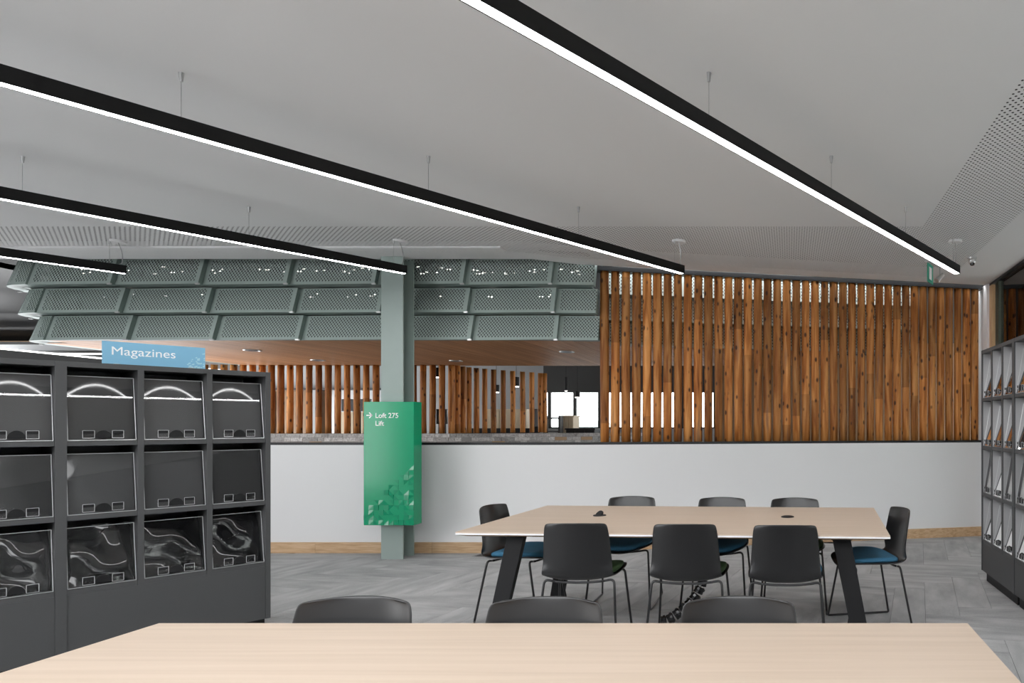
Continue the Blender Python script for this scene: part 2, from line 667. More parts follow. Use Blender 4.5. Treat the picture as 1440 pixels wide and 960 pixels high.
def ceil_edge(x):
    if x < -2.75:
        return 6.96
    return max(6.96, wall_y(x) - 0.06 if x > -2.3 else 6.96 + (x + 2.75) / 0.45 * (wall_y(-2.3) - 0.06 - 6.96))


def quad(bm, pts, z, uvl=None, mi=0):
    f = bm.faces.new([bm.verts.new((x, y, z)) for x, y in pts])
    f.material_index = mi
    if uvl:
        for lp in f.loops:
            lp[uvl].uv = (lp.vert.co.x, lp.vert.co.y)
    return f


XR = 2.52
for a, b, c, d in ((-9.8, 1.19, -0.4, 5.82), (1.93, XR, -0.4, 5.82)):
    quad(bm, [(a, c), (b, c), (b, d), (a, d)], CEIL)
xs = [-9.8, -8, -5, -2.75, -2.3, -1.5, -0.5, 0.5, 1.19, 1.93, XR]
for a, b in zip(xs, xs[1:]):
    ea, eb = ceil_edge(a), ceil_edge(b)
    m0 = 0.28
    if a >= 1.93:
        quad(bm, [(a, 5.82), (b, 5.82), (b, eb), (a, ea)], CEIL)
    else:
        quad(bm, [(a, ea - m0), (b, eb - m0), (b, eb), (a, ea)], CEIL)
    f = quad(bm, [(a, ea), (b, eb), (b, eb), (a, ea)], CEIL) if False else None
    # edge face
    bm.faces.new([bm.verts.new(p) for p in ((a, ea, CEIL), (b, eb, CEIL), (b, eb, CEIL + 0.2), (a, ea, CEIL + 0.2))])
me = bpy.data.meshes.new('ceiling')
bm.to_mesh(me)
bm.free()
me.materials.append(M['ceil'])
ceiling = link('ceiling', me)
tag(ceiling, 'flat grey plasterboard ceiling with a perforated border', kind='structure')
bm = bmesh.new()
uvl = bm.loops.layers.uv.new('UVMap')
quad(bm, [(1.19, -0.4), (1.93, -0.4), (1.93, 5.82), (1.19, 5.82)], CEIL, uvl)
for a, b in zip(xs, xs[1:]):
    if a >= 1.93:
        continue
    quad(bm, [(a, 5.82), (b, 5.82), (b, ceil_edge(b) - 0.28), (a, ceil_edge(a) - 0.28)], CEIL, uvl)
me = bpy.data.meshes.new('perforated_border')
bm.to_mesh(me)
bm.free()
me.materials.append(M['ceil_perf'])
link('perforated_border', me, ceiling)
bm = bmesh.new()
prism(bm, [(-9.8, -0.4), (XR + 0.06, -0.4), (XR + 0.06, ceil_edge(XR))] + [(q, ceil_edge(q) + 0.015) for q in (1.5, 0.5, -0.5, -1.5, -2.15)]
      + [(-2.2, 8.6), (-9.8, 8.6)], CEIL + 0.19, CEIL + 0.3)
obj('void_lining', bm, M['void'], ceiling)
boxo('linear_slot', (-9.7, 6.46, CEIL - 0.018), (-2.85, 6.60, CEIL + 0.01), M['ceil'], ceiling)

# balustrade wall with steel channel
bm = bmesh.new()
wx = [-9.6, -6, -3.12] + [KX - 0.4 + 0.1 * i for i in range(9)] + [-1, 0, 1, 2.46]
prism(bm, [(x, wall_y(x)) for x in wx] + [(x, wall_y(x) + 0.16) for x in reversed(wx)], 0.0, 1.185)
wb = obj('wall_back', bm, M['white'])
tag(wb, 'low white balustrade wall running behind the tables', kind='structure')
bm = bmesh.new()
prism(bm, [(x, wall_y(x) + 0.006) for x in wx] + [(x, wall_y(x) + 0.155) for x in reversed(wx)], 1.185, 1.212)
obj('cap_channel', bm, M['cap'], wb)
# skirting boards in lengths
bb = thing('baseboard_back', 'pale oak skirting along the white balustrade wall', None)
bb['kind'] = 'structure'
cuts = [-9.6, -7.4, -5.2, -3.92, KX - 0.5, KX, KX + 0.5, -0.8, 0.9, 2.05, 2.46]
for a, b in zip(cuts, cuts[1:]):
    bm = bmesh.new()
    g = 0.0015
    pa, pb = Vector((a + g, wall_y(a + g))), Vector((b - g, wall_y(b - g)))
    nrm = Vector((pb.y - pa.y, -(pb.x - pa.x))).normalized() * 0.016
    prism(bm, [tuple(pa + nrm), tuple(pb + nrm), tuple(pb - nrm * 0.02), tuple(pa - nrm * 0.02)], 0.0, 0.118)
    obj('skirting_board', bm, M['oak'], bb)

wf = boxo('wall_front_added', (-9.8, -2.8, -0.12), (6.2, -2.601, 2.5), M['rack'])  # unseen, added to cut the light from behind the camera
tag(wf, 'charcoal wall added behind the viewpoint to cut frontal light', kind='structure')

wl_ = boxo('wall_left_added', (-10.0, 0.6, -0.12), (-9.801, 7.4, CEIL + 0.18), M['grey_wall'])  # unseen, added to hold back daylight from the open left side
tag(wl_, 'pale grey wall added out of view on the left to limit daylight', kind='structure')

# roof over the space beyond and far right
rf = boxo('ceiling_beyond', (-20, 8.62, 3.36), (XR + 4, 17.2, 3.5), M['dark'])
boxo('ceiling_panel', (-20, 6.0, 3.36), (-9.0, 8.619, 3.5), M['dark'], rf)
tag(rf, 'dark ceiling over the space beyond the balustrade', kind='structure')

# ------------------------------------------------------------------ linear pendant lights
TAN = 615.0 / F
DIR = Vector((TAN, 1, 0)).normalized()
LANG = math.atan2(DIR.y, DIR.x)
ZB = CAMZ + 1.46


def pendant(x0, label, hang):
    end = Vector((x0 + TAN * 6.31, 6.31, ZB))
    L = 7.8
    t = thing('linear_pendant', label, 'light fixture', tuple(end), LANG, 'linear pendant lights under the ceiling')
    w, h = 0.062, 0.078
    bm = bmesh.new()
    # inverted U profile
    box(bm, (-L, -w / 2, 0.012), (0, w / 2, h))
    box(bm, (-L, -w / 2, 0.0), (0, -w / 2 + 0.005, 0.0119))
    box(bm, (-L, w / 2 - 0.005, 0.0), (0, w / 2, 0.0119))
    box(bm, (-0.004, -w / 2 + 0.0051, 0.0), (0, w / 2 - 0.0051, 0.0119))
    obj('housing', bm, M['lamp_body'], t)
    boxo('diffuser', (-L + 0.002, -w / 2 + 0.0055, 0.002), (-0.0045, w / 2 - 0.0055, 0.0115), M['lamp'], t)
    for k, dd in enumerate(hang):
        lx = -(6.31 - dd) / DIR.y
        bm = bmesh.new()
        cyl(bm, (lx, 0, h), (lx, 0, CEIL - ZB - 0.04), 0.0016, seg=6)
        s = obj('suspension_wire', bm, M['wire'], t)
        bm = bmesh.new()
        cyl(bm, (lx, 0, CEIL - ZB - 0.045), (lx, 0, CEIL - ZB), 0.007, 0.012, seg=10)
        obj('ceiling_cup', bm, M['wire'], s)
    # power feed: rose and slack cable
    bm = bmesh.new()
    cyl(bm, (-0.05, 0.0, CEIL - ZB - 0.022), (-0.05, 0.0, CEIL - ZB), 0.062, 0.066, seg=24)
    obj('ceiling_rose', bm, M['ceil'], t, smooth=False)
    bm = bmesh.new()
    tube(bm, fillet([(-0.05, 0, CEIL - ZB - 0.02), (-0.02, 0.0, 0.2), (-0.02, 0.01, 0.1), (-0.05, 0, h)], 0.05), 0.004, 6)
    obj('power_cable', bm, M['wire'], t)
    return t


hangs = [F * k for k in (0.002473, 0.003571, 0.004677, 0.00576, 0.00676)]
pendant(-2.60, 'long black linear pendant light nearest the right, end near the exit sign', hangs)
pendant(-5.25, 'long black linear pendant light ending in front of the leftmost upright logs', hangs)
pendant(-7.92, 'long black linear pendant light ending in front of the sage steel column', hangs)
pendant(-10.62, 'black linear pendant light at far left above the blue sign', hangs)

# ------------------------------------------------------------------ upright log screen on the balustrade
logs = []
for v in range(5):
    bm = bmesh.new()
    rnd = random.Random(v)
    L = 1.0
    n, seg = 9, 12
    rings = []
    ph = [rnd.uniform(0, 6.28) for _ in range(4)]
    for i in range(n):
        z = L * i / (n - 1)
        ring = []
        for k in range(seg):
            a = 2 * PI * k / seg
            r = 1.0 + 0.035 * math.sin(2 * a + ph[0] + 2 * z) + 0.03 * math.sin(5 * z + ph[1]) + rnd.uniform(-0.012, 0.012)
            ring.append(bm.verts.new((r * math.cos(a) + 0.05 * math.sin(4 * z + ph[2]), r * math.sin(a), z)))
        rings.append(ring)
    for i in range(n - 1):
        for k in range(seg):
            j = (k + 1) % seg
            bm.faces.new((rings[i][k], rings[i][j], rings[i + 1][j], rings[i + 1][k]))
    bm.faces.new(list(reversed(rings[0])))
    bm.faces.new(rings[-1])
    logs.append(bm)


def scaled_logs(mat, r, h):
    out = []
    for v, b0 in enumerate(logs):
        b = b0.copy()
        for vt in b.verts:
            vt.co = Vector((vt.co.x * r, vt.co.y * r, vt.co.z * h))
        out.append(mesh('log', b, mat, smooth=True))
    return out


ZL0, ZL1 = 1.213, 3.135
near_logs = scaled_logs(M['log'], 0.0485, ZL1 - ZL0)
scr = thing('log_screen', 'screen of upright peeled timber logs standing on the white balustrade', 'timber screen', (0, 7.6, 0))
x = -2.085
rl = random.Random(3)
while x < 2.43:
    link('log', rl.choice(near_logs), scr, (x, wall_y(x) + 0.078 - 7.6, ZL0), (0, 0, rl.uniform(0, 6.28)))
    x += 0.1141 + rl.uniform(-0.002, 0.002)
bm = bmesh.new()
tx = [-2.15, -1, 0, 1, 2.46]
prism(bm, [(q, wall_y(q) + 0.012 - 7.6) for q in tx] + [(q, wall_y(q) + 0.15 - 7.6) for q in reversed(tx)], ZL1 + 0.0, CEIL + 0.012)
obj('head_channel', bm, M['cap'], scr)

# ------------------------------------------------------------------ sage scale canopy of the pod
PX0 = -2.58
PWD = 0.954


def pod_y(x):
    return wall_y(x) - 7.19 + (0.40 if x > -2.2 else 0.0)


can = thing('scale_canopy', 'sage green canopy of three overlapping rows of perforated metal scales', 'canopy', (0, 7.2, 0))


def scale_panel(p, q, z0, z1, lean, proud, name='scale_panel'):
    """p left and q right end of the lower edge (plan); leans back towards the top, right edge stands proud"""
    p, q = Vector(p), Vector(q)
    d = (q - p).normalized()
    nr = Vector((d.y, -d.x))          # outward
    bm = bmesh.new()
    uvl = bm.loops.layers.uv.new('UVMap')
    wdt = (q - p).length
    H = math.hypot(z1 - z0, lean)

    def P(s, t, o):
        b = p + d * (s * wdt) + nr * (o + proud * s - lean * t)
        return (b.x, b.y, z0 + (z1 - z0) * t)
    # perforated face
    f = bm.faces.new([bm.verts.new(P(s, t, 0)) for s, t in ((0, 0), (1, 0), (1, 1), (0, 1))])
    for lp, (s, t) in zip(f.loops, ((0, 0), (1, 0), (1, 1), (0, 1))):
        lp[uvl].uv = (s * PWD if wdt > 0.8 else s * wdt, t * 0.32)
    me = bpy.data.meshes.new(name)
    bm.to_mesh(me)
    bm.free()
    me.materials.append(M['canopy'])
    o = link(name, me, can, (0, -7.2, 0))
    # folded returns on the right side and along the foot, top hem
    bm = bmesh.new()
    bm.faces.new([bm.verts.new(P(s, t, o_)) for s, t, o_ in ((1, 0, 0.0), (1, 0, -0.10), (1, 1, -0.10), (1, 1, 0.0))])
    bm.faces.new([bm.verts.new(P(s, t, o_)) for s, t, o_ in ((0, 0, 0.0), (0, 0, -0.13), (1, 0, -0.13), (1, 0, 0.0))])
    me = bpy.data.meshes.new('folded_return')
    bm.to_mesh(me)
    bm.free()
    me.materials.append(M['sage'])
    link('folded_return', me, o, (0, 0, 0))
    if wdt < 0.8:
        return o
    # bright corner bracket at the lower right
    e = P(1, 0, 0)
    boxo('corner_bracket', (e[0] - 0.03, e[1] - 0.004, e[2] - 0.010), (e[0] + 0.012, e[1] + 0.012, e[2] + 0.006), M['silver'], o)
    return o


rows = ((2.935, 3.23, 7.13, 0.00), (2.642, 2.925, 7.215, 0.085), (2.352, 2.635, 7.30, 0.17))
for ri, (z0, z1, y0, off) in enumerate(rows):
    js = [PX0 + PWD * k for k in range(-6, 5)]
    for a, b in zip(js, js[1:]):
        if a < PX0 - 0.01:
            scale_panel((a, y0), (b, y0), z0, z1, 0.085, 0.055)
    scale_panel((PX0, y0), (-2.14, y0 + 0.02), z0, z1, 0.085, 0.01)
    for a in (-2.19, -1.235, -0.28, 0.675):
        b = a + PWD
        scale_panel((a, y0 + pod_y(a)), (b, y0 + pod_y(b)), z0, z1, 0.085, 0.05)
    # left end: short curved return of the row, then the flank running back
    a = js[0]
    pts = [(a, y0)]
    r_ = 0.36
    for k in range(1, 6):
        t = k / 5 * PI / 2
        pts.append((a - 0.10 + off * 0.3 - r_ * math.sin(t), y0 + r_ * (1 - math.cos(t))))
    for k, (q, p) in enumerate(zip(pts, pts[1:])):
        if k == 0:
            scale_panel(p, q, z0, z1, 0.085, 0.02)
        else:
            scale_panel(p, q, z0, z1, 0.085, 0.0)
    lx, ly = pts[-1]
    for k in range(3):
        scale_panel((lx, ly + 0.95 * (k + 1)), (lx, ly + 0.95 * k), z0, z1, 0.085, 0.04)
    # ledge behind the foot of the row (the underside one sees at the rounded end)
    bm = bmesh.new()
    xsr = [js[0], -6, -4, -3.1, -2.6, -2.21, -2.19, -1, 0, 1.62]
    outer = [(q, y0 + pod_y(q) + 0.02) for q in xsr]
    inner = [(q, y0 + pod_y(q) + 0.30) for q in xsr]
    prism(bm, list(reversed(pts[1:])) + outer + list(reversed(inner)) + [(pts[-1][0] + 0.3, pts[-1][1])], z0 + 0.006, z0 + 0.012)
    obj('row_ledge', bm, M['sage'], can, loc=(0, -7.2, 0))
# dark back added behind the holes; glowing chips imitate light glinting through gaps
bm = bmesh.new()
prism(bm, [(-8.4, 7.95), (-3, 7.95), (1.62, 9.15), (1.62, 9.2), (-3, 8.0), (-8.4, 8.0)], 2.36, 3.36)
obj('added_lining', bm, M['dark'], can, loc=(0, -7.2, 0))
boxo('added_lining', (-8.62, 7.62, 2.37), (-8.58, 10.4, 3.36), M['dark'], can, loc=(0, -7.2, 0))  # added to keep the sky out of the left-end holes
boxo('added_lining', (-8.579, 7.951, 2.37), (-8.401, 7.999, 3.36), M['dark'], can, loc=(0, -7.2, 0))
bm = bmesh.new()
prism(bm, [(-9.0, 6.98), (-2.75, 6.98), (-2.2, 7.12), (-2.2, 7.98), (-9.0, 7.98)], 3.262, 3.28)
obj('top_closure', bm, M['void'], can, loc=(0, -7.2, 0))
gl = random.Random(14)
bm = bmesh.new()
for k in range(90):
    gx = gl.uniform(-8.2, -2.4)
    gz = gl.choice((gl.uniform(3.12, 3.21), gl.uniform(3.14, 3.18), gl.uniform(2.86, 2.90)))
    box(bm, (gx, 7.47, gz), (gx + gl.uniform(0.01, 0.05), 7.475, gz + 0.007))
tag(obj('hole_glints', bm, emit('glint_glow', (1.0, 0.95, 0.88), 5.0), can, loc=(0, -7.2, 0)), kind='stuff')

# wooden soffit boards under the pod
sof = thing('wood_soffit', 'warm brown timber board soffit under the green canopy', 'soffit', (0, 9, 2.35))
bm = bmesh.new()
box(bm, (0.002, 0, 0), (0.138, 1, 0.018))
sb_me = mesh('soffit_board', bm, M['soffit'])
x = -8.60
while x < 0.6:
    y0 = 7.34 + pod_y(x + 0.07)
    if x < -8.4:
        y0 += 0.22
    o = link('soffit_board', sb_me, sof, (x, y0 - 9, 0.0))
    o.scale = (1, 10.42 - y0, 1)
    x += 0.14
bm = bmesh.new()
prism(bm, [(-8.62, 7.7), (-2.3, 7.7), (-2.1, 8.1), (0.66, 8.6), (0.66, 10.42), (-8.62, 10.42)], 0.0181, 0.03)
obj('backing_board', bm, M['dark'], sof, loc=(0, -9, 0))
for i, (px, py, lab) in enumerate(((355, 492, 'recessed downlight in the timber soffit above the right end of the charcoal rack'),
                                   (447, 506, 'recessed downlight in the timber soffit left of the sage column'),
                                   (641, 507, 'recessed downlight in the timber soffit right of the sage column'),
                                   (797, 494, 'recessed downlight in the timber soffit beside the log screen'))):
    d = F * (2.349 - CAMZ) / (CY - py)
    p = at(px, py, d)
    t = thing('downlight', lab, 'downlight', (p.x, p.y, 2.348), 0, 'downlights in the timber soffit')
    bm = bmesh.new()
    n = 20
    A, B, D, E = [], [], [], []
    for k in range(n):
        c, s = math.cos(2 * PI * k / n), math.sin(2 * PI * k / n)
        A.append(bm.verts.new((0.095 * c, 0.095 * s, 0)))
        B.append(bm.verts.new((0.095 * c, 0.095 * s, -0.010)))
        D.append(bm.verts.new((0.075 * c, 0.075 * s, -0.010)))
        E.append(bm.verts.new((0.070 * c, 0.070 * s, -0.001)))
    for k in range(n):
        j = (k + 1) % n
        for P_, Q_ in ((A, B), (B, D), (D, E)):
            bm.faces.new((P_[k], P_[j], Q_[j], Q_[k]))
    obj('trim_ring', bm, M['silver'], t, smooth=True)
    bm = bmesh.new()
    cyl(bm, (0, 0, -0.003), (0, 0, -0.001), 0.068, seg=20)
    obj('reflector', bm, M['dark'], t)

# ------------------------------------------------------------------ far log screen and brick sill of the pod
far_logs = scaled_logs(M['log_far'], 0.045, 1.08)
fs = thing('far_log_screen', 'row of spaced upright logs under the timber soffit beyond the balustrade', 'timber screen', (-6, 10.3, 0))
rl = random.Random(5)
x = -9.35
while x < -5.22:
    link('log', rl.choice(far_logs), fs, (x + 6, 0.0, 1.275), (0, 0, rl.uniform(0, 6.28)))
    x += 0.1495 + rl.uniform(-0.004, 0.004)
corner = [635.6, 643.5, 651.0, 659.4, 670, 681.6, 694, 707.6, 721, 735, 748, 760, 766]
ds = [10.3, 10.42, 10.6, 10.75, 10.9, 11.05, 11.2, 11.35, 11.5, 11.65, 11.8, 11.95, 12.0]
for px, d in zip(corner, ds):
    X = (px - CX) / F * d
    o = link('log', rl.choice(far_logs), fs, (X + 6, d - 10.3, 1.275), (0, 0, rl.uniform(0, 6.28)))
    o.scale = (0.95, 0.95, 1.0)

sill = thing('brick_sill', 'low grey brick wall below the far logs', 'brick wall', (-6, 10.2, 0))
bl = random.Random(11)
segs = [((-8.4, 10.12), (-5.06, 10.12)), ((-5.06, 10.12), (-2.6, 11.55))]
brick_me = []
for wdt in (0.10, 0.19, 0.23):
    bm = bmesh.new()
    box(bm, (0.003, -0.012, 0.003), (wdt - 0.003, 0.09, 0.057))
    brick_me.append((wdt, mesh('brick', bm, M['brick'])))
bm = bmesh.new()
box(bm, (0.003, -0.010, 0.003), (0.187, 0.09, 0.057))
tan_me = mesh('brick', bm, M['brick_tan'])
for (ax, ay), (bx, by) in segs:
    d = Vector((bx - ax, by - ay))
    L = d.length
    d.normalize()
    a = math.atan2(d.y, d.x)
    mo = bmesh.new()
    nn = Vector((-d.y, d.x))
    q = [Vector((ax, ay)), Vector((bx, by)), Vector((bx, by)) + nn * 0.35, Vector((ax, ay)) + nn * 0.35]
    prism(mo, [(v.x + 6, v.y - 10.2) for v in q], 0.0, 1.272)
    obj('mortar_core', mo, M['mortar'], sill)
    for row in range(4):
        s = -0.1 * (row % 2)
        while s < L - 0.03:
            w, m_ = bl.choice(brick_me)
            if bl.random() < 0.08:
                w, m_ = 0.19, tan_me
            if s + w > L + 0.02:
                w, m_ = brick_me[0]
            if s >= -0.001 and s + w < L + 0.06:
                link('brick', m_, sill, (ax + d.x * s + 6, ay + d.y * s - 10.2, 1.214 - row * 0.06), (0, 0, a))
            s += w

# ------------------------------------------------------------------ rooms seen through the far logs
fw = thing('wall_far', 'pale grey wall of the room beyond the far logs', None)
fw['kind'] = 'structure'
YB = 15.6
wl, wr = at(770, 0, YB).x, at(1010, 0, YB).x
boxo('wall_panel', (-23, YB, -0.012), (-13.01, YB + 0.2, 3.36), M['dark'], fw)
boxo('wall_panel', (-13, YB, -0.012), (wl - 0.1, YB + 0.2, 3.36), M['mid_wall'], fw)
boxo('wall_panel', (wl - 0.1, YB, 2.19), (wr, YB + 0.2, 3.36), M['dark'], fw)
boxo('wall_panel', (wl - 0.1, YB, -0.012), (wr, YB + 0.2, 1.36), M['mid_wall'], fw)
boxo('wall_panel', (wr, YB, -0.012), (XR + 4, YB + 0.2, 3.36), M['panel_wood'], fw)
win = thing('window_2', 'bright window with dark mullions behind the opening beside the log screen', None)
win['kind'] = 'structure'
for px in (771, 807, 842, 880, 920, 960, 1005):
    X = at(px, 0, YB).x
    boxo('mullion', (X - 0.035, YB + 0.05, 1.36), (X + 0.035, YB + 0.13, 2.19), M['dark'], win)
boxo('sill', (wl - 0.1, YB - 0.05, 1.33), (wr, YB + 0.15, 1.36), M['cap'], win)
boxo('pane', (wl, YB + 0.088, 1.36), (wr, YB + 0.092, 2.19), M['glass'], win)


def simple(name, label, cat, a, b, mat, bevel=0.0, group=None):
    o = boxo(name, a, b, mat, None, bevel)
    return tag(o, label, cat, group)


# inner partition bits behind the left logs
YM = 12.6
p0, p1 = at(370, 547, YM), at(540, 620, YM)
c = thing('wall_cabinet', 'brown timber wall unit behind the far logs right of the charcoal rack', 'cabinet', (at(415, 0, YM).x, YM, 0))
ox = c.location.x
x0, x1 = at(372, 0, YM).x - ox, at(441, 0, YM).x - ox
boxo('body', (x0, 0, -0.012), (x1, 0.4, 2.08), M['panel_wood'], c)
for k in range(4):
    xa = x0 + (x1 - x0) * k / 4
    boxo('door', (xa + 0.01, -0.02, 0.1), (xa + (x1 - x0) / 4 - 0.01, -0.001, 2.05), M['panel_wood'], c)
X = at(443.5, 0, YM).x
w_ = thing('wall_inner', 'pale partition above the brown wall unit behind the far logs', None)
w_['kind'] = 'structure'
boxo('upper_panel', (at(372, 0, YM).x, YM + 0.1, 2.1), (at(560, 0, YM).x, YM + 0.2, 3.36), M['mid_wall'], w_)
boxo('rail', (at(372, 0, YM).x, YM - 0.02, 2.082), (at(560, 0, YM).x, YM + 0.12, 2.12), M['cap'], w_)
boxo('post', (X - 0.05, YM - 0.02, -0.012), (X + 0.05, YM + 0.08, 2.08), M['mid_wall'], w_)


def monitor(px0, px1, py0, py1, d, label):
    a, b = at(px0, py1, d), at(px1, py0, d)
    t = thing('monitor', label, 'monitor', ((a.x + b.x) / 2, d, -0.012))
    hw = (b.x - a.x) / 2
    z0, z1 = a.z + 0.012, b.z + 0.012
    boxo('screen', (-hw, -0.02, z0), (hw, 0.02, z1), M['screen'], t, bevel=0.006)
    boxo('stand', (-0.06, -0.01, 0.0), (0.06, 0.03, z0), M['black'], t)
    boxo('foot', (-0.25, -0.2, 0.0), (0.25, 0.2, 0.02), M['black'], t)


monitor(481, 522, 561, 578, 11.9, 'wide black screen behind the far logs left of the sage column')
monitor(614, 629, 575, 596, 11.6, 'small black screen behind the far logs right of the green sign')
monitor(750, 758, 575, 600, 13.2, 'dark upright screen behind the last far logs beside the window opening')


def low_unit(px0, px1, py0, d, mat, label, topmat=None):
    a, b = at(px0, py0, d), at(px1, py0, d)
    t = thing('low_cabinet', label, 'cabinet', ((a.x + b.x) / 2, d, -0.012))
    hw = (b.x - a.x) / 2
    H = a.z + 0.012
    boxo('body', (-hw, 0, 0.06), (hw, 0.4, H - 0.03), mat, t)
    boxo('top', (-hw - 0.02, -0.02, H - 0.03), (hw + 0.02, 0.42, H), topmat or mat, t)
    boxo('plinth', (-hw + 0.03, 0.03, 0.0), (hw - 0.03, 0.38, 0.06), M['black'], t)
    n = 3
    for k in range(n):
        xa = -hw + 2 * hw * k / n
        boxo('door', (xa + 0.008, -0.018, 0.08), (xa + 2 * hw / n - 0.008, -0.001, H - 0.04), mat, t)


low_unit(476, 530, 579, 12.2, M['cream'], 'tan low cabinet under the wide black screen behind the far logs')
low_unit(684, 740, 575, 14.6, M['cream'], 'cream low cabinet behind the receding far logs')
low_unit(788, 806, 584, 14.2, M['cream'], 'cream low cabinet in front of the bright window')
low_unit(650, 744, 602, 13.6, M['black'], 'long black counter behind the receding far logs', M['black'])
low_unit(796, 836, 602, 13.6, M['black'], 'short black counter below the bright window', M['black'])
for (px, y0, y1, d, lab) in ((616, 517, 531, 11.2, 'black cylinder pendant lamp right of the sage column'),
                             (698, 541, 552, 13.0, 'lower of two black cylinder pendant lamps behind the receding logs'),
                             (726, 530, 544, 13.0, 'higher of two black cylinder pendant lamps behind the receding logs'),
                             (812, 550, 559, 14.0, 'grey cylinder pendant lamp in front of the right window pane'),
                             (796, 530, 550, 14.0, 'slim grey pendant lamp over the left window pane')):
    a, b = at(px, y1, d), at(px, y0, d)
    t = thing('pendant_lamp', lab, 'lamp', (a.x, d, a.z), 0, 'cylinder pendant lamps beyond the logs')
    h = b.z - a.z
    r_ = 0.055 if px != 796 else 0.03
    bm = bmesh.new()
    cyl(bm, (0, 0, 0.012), (0, 0, h), r_, seg=14)
    obj('shade', bm, M['black'], t)
    bm = bmesh.new()
    cyl(bm, (0, 0, 0.0), (0, 0, 0.0118), r_ * 0.92, seg=14)
    obj('lens', bm, emit('pendant_lens', (1, 0.96, 0.9), 4.0) if px == 616 else bpy.data.materials['pendant_lens'], t)
    bm = bmesh.new()
    cyl(bm, (0, 0, h), (0, 0, 3.36 - a.z), 0.004, seg=6)
    obj('cord', bm, M['black'], t)
# bookshelf ladder in front of the window's left pane
t = thing('open_shelf', 'dark open shelving left of the cream cabinet by the window', 'shelf', (at(778, 0, 13.9).x, 13.9, -0.012))
for sx_ in (-0.16, 0.16):
    boxo('upright', (sx_ - 0.02, -0.1, 0), (sx_ + 0.02, 0.1, 1.62), M['dark'], t)
for k in range(6):
    boxo('shelf_board', (-0.139, -0.1, 0.15 + k * 0.28), (0.139, 0.1, 0.18 + k * 0.28), M['dark'], t)
# tree outside the window
rt = random.Random(2)
t = thing('tree', 'pale distant tree seen through the right window pane', 'tree', (at(829, 0, 40).x, 40, -0.5))
bm = bmesh.new()
bmesh.ops.create_icosphere(bm, subdivisions=3, radius=1.0)
for v in bm.verts:
    k = 1 + rt.uniform(-0.28, 0.28)
    v.co = Vector((v.co.x * 1.5 * k, v.co.y * 1.5 * k, 1.35 + v.co.z * 0.95 * k))
obj('crown', bm, M['tree'], t)
bm = bmesh.new()
cyl(bm, (0, 0, -0.6), (0, 0, 1.0), 0.12, 0.07)
obj('trunk', bm, M['tree'], t)

# space at the far left beyond the canopy: beam with a light line, stepped ceilings
bm_ = simple('bulkhead_beam', 'grey bulkhead beam behind the charcoal rack at far left', 'beam', (-13.0, 8.7, 2.12), (-11.0, 16.0, 2.46), M['rack_in'])
tag(boxo('linear_light', (-11.06, 8.7, 2.461), (-11.01, 16.0, 2.484), M['far_lamp'], None), 'thin white light line along the top of the far bulkhead beam', 'light fixture')
for k, (y, z, h, mt, lab) in enumerate(((11.0, 2.66, 0.10, M['mid_wall'], 'pale lower ceiling step at far left beyond the canopy'),
                                        (12.2, 2.86, 0.10, M['dark'], 'dark ceiling step at far left beyond the canopy'),
                                        (13.4, 3.02, 0.08, M['mid_wall'], 'pale upper ceiling step at far left beyond the canopy'),
                                        (14.4, 3.16, 0.10, M['ochre'], 'ochre timber ceiling step at far left beyond the canopy'))):
    o = simple('ceiling_step', lab, 'ceiling panel', (-22, y, z), (-10.2, y + 1.1, z + h), mt)
for k, (y, z) in enumerate(((11.4, 2.64), (13.8, 3.0))):
    tag(boxo('light_strip', (-20, y, z), (-11, y + 0.06, z + 0.018), M['far_lamp'], None),
        ('lower' if k == 0 else 'upper') + ' thin light strip under the stepped ceiling at far left', 'light fixture')

# ------------------------------------------------------------------ sage steel column (H section)
col = thing('steel_column', 'sage green H section steel column behind the green sign', 'column', (-4.16, 6.85, 0))
boxo('flange', (-0.115, 0.0, 0.0), (0.115, 0.016, CEIL), M['sage_light'], col)
boxo('flange', (-0.115, 0.19, 0.0), (0.115, 0.206, CEIL), M['sage_light'], col)
boxo('web', (-0.008, 0.0161, 0.0), (0.008, 0.1899, CEIL), M['sage_light'], col)

# ------------------------------------------------------------------ green direction sign on the column
sg = thing('direction_sign', 'glossy green direction sign reading Loft 275 and Lift', 'sign', (-4.105, 6.70, 0.378))
SWD, SH, SD = 0.515, 1.265, 0.148
boxo('panel', (-SWD / 2, 0.004, 0), (SWD / 2, SD, SH), M['sign_green'], sg, bevel=0.003)
tw = -SWD / 2
text_mesh('lettering', 'Loft 275', 0.071, M['sign_white'], sg, (tw + 0.118, 0.0028, SH - 0.165), (PI / 2, 0, 0), bold=0.0005)
text_mesh('lettering', 'Lift', 0.071, M['sign_white'], sg, (tw + 0.118, 0.0028, SH - 0.245), (PI / 2, 0, 0), bold=0.0005)
bm = bmesh.new()
ax, az = tw + 0.03, SH - 0.139


def bar2(bm, a, b, w):
    a, b = Vector(a), Vector(b)
    d = (b - a).normalized()
    nn = Vector((-d.y, d.x)) * w / 2
    q = [a - nn, b - nn, b + nn, a + nn]
    lo = [bm.verts.new((v.x, 0.0016, v.y)) for v in q]
    hi = [bm.verts.new((v.x, 0.0038, v.y)) for v in q]
    bm.faces.new(lo)
    bm.faces.new(hi)
    for i in range(4):
        bm.faces.new((lo[i], lo[(i + 1) % 4], hi[(i + 1) % 4], hi[i]))


bar2(bm, (ax, az), (ax + 0.055, az), 0.010)
bar2(bm, (ax + 0.028, az + 0.029), (ax + 0.058, az - 0.003), 0.010)
bar2(bm, (ax + 0.028, az - 0.029), (ax + 0.058, az + 0.003), 0.010)
obj('arrow', bm, M['sign_white'], sg)
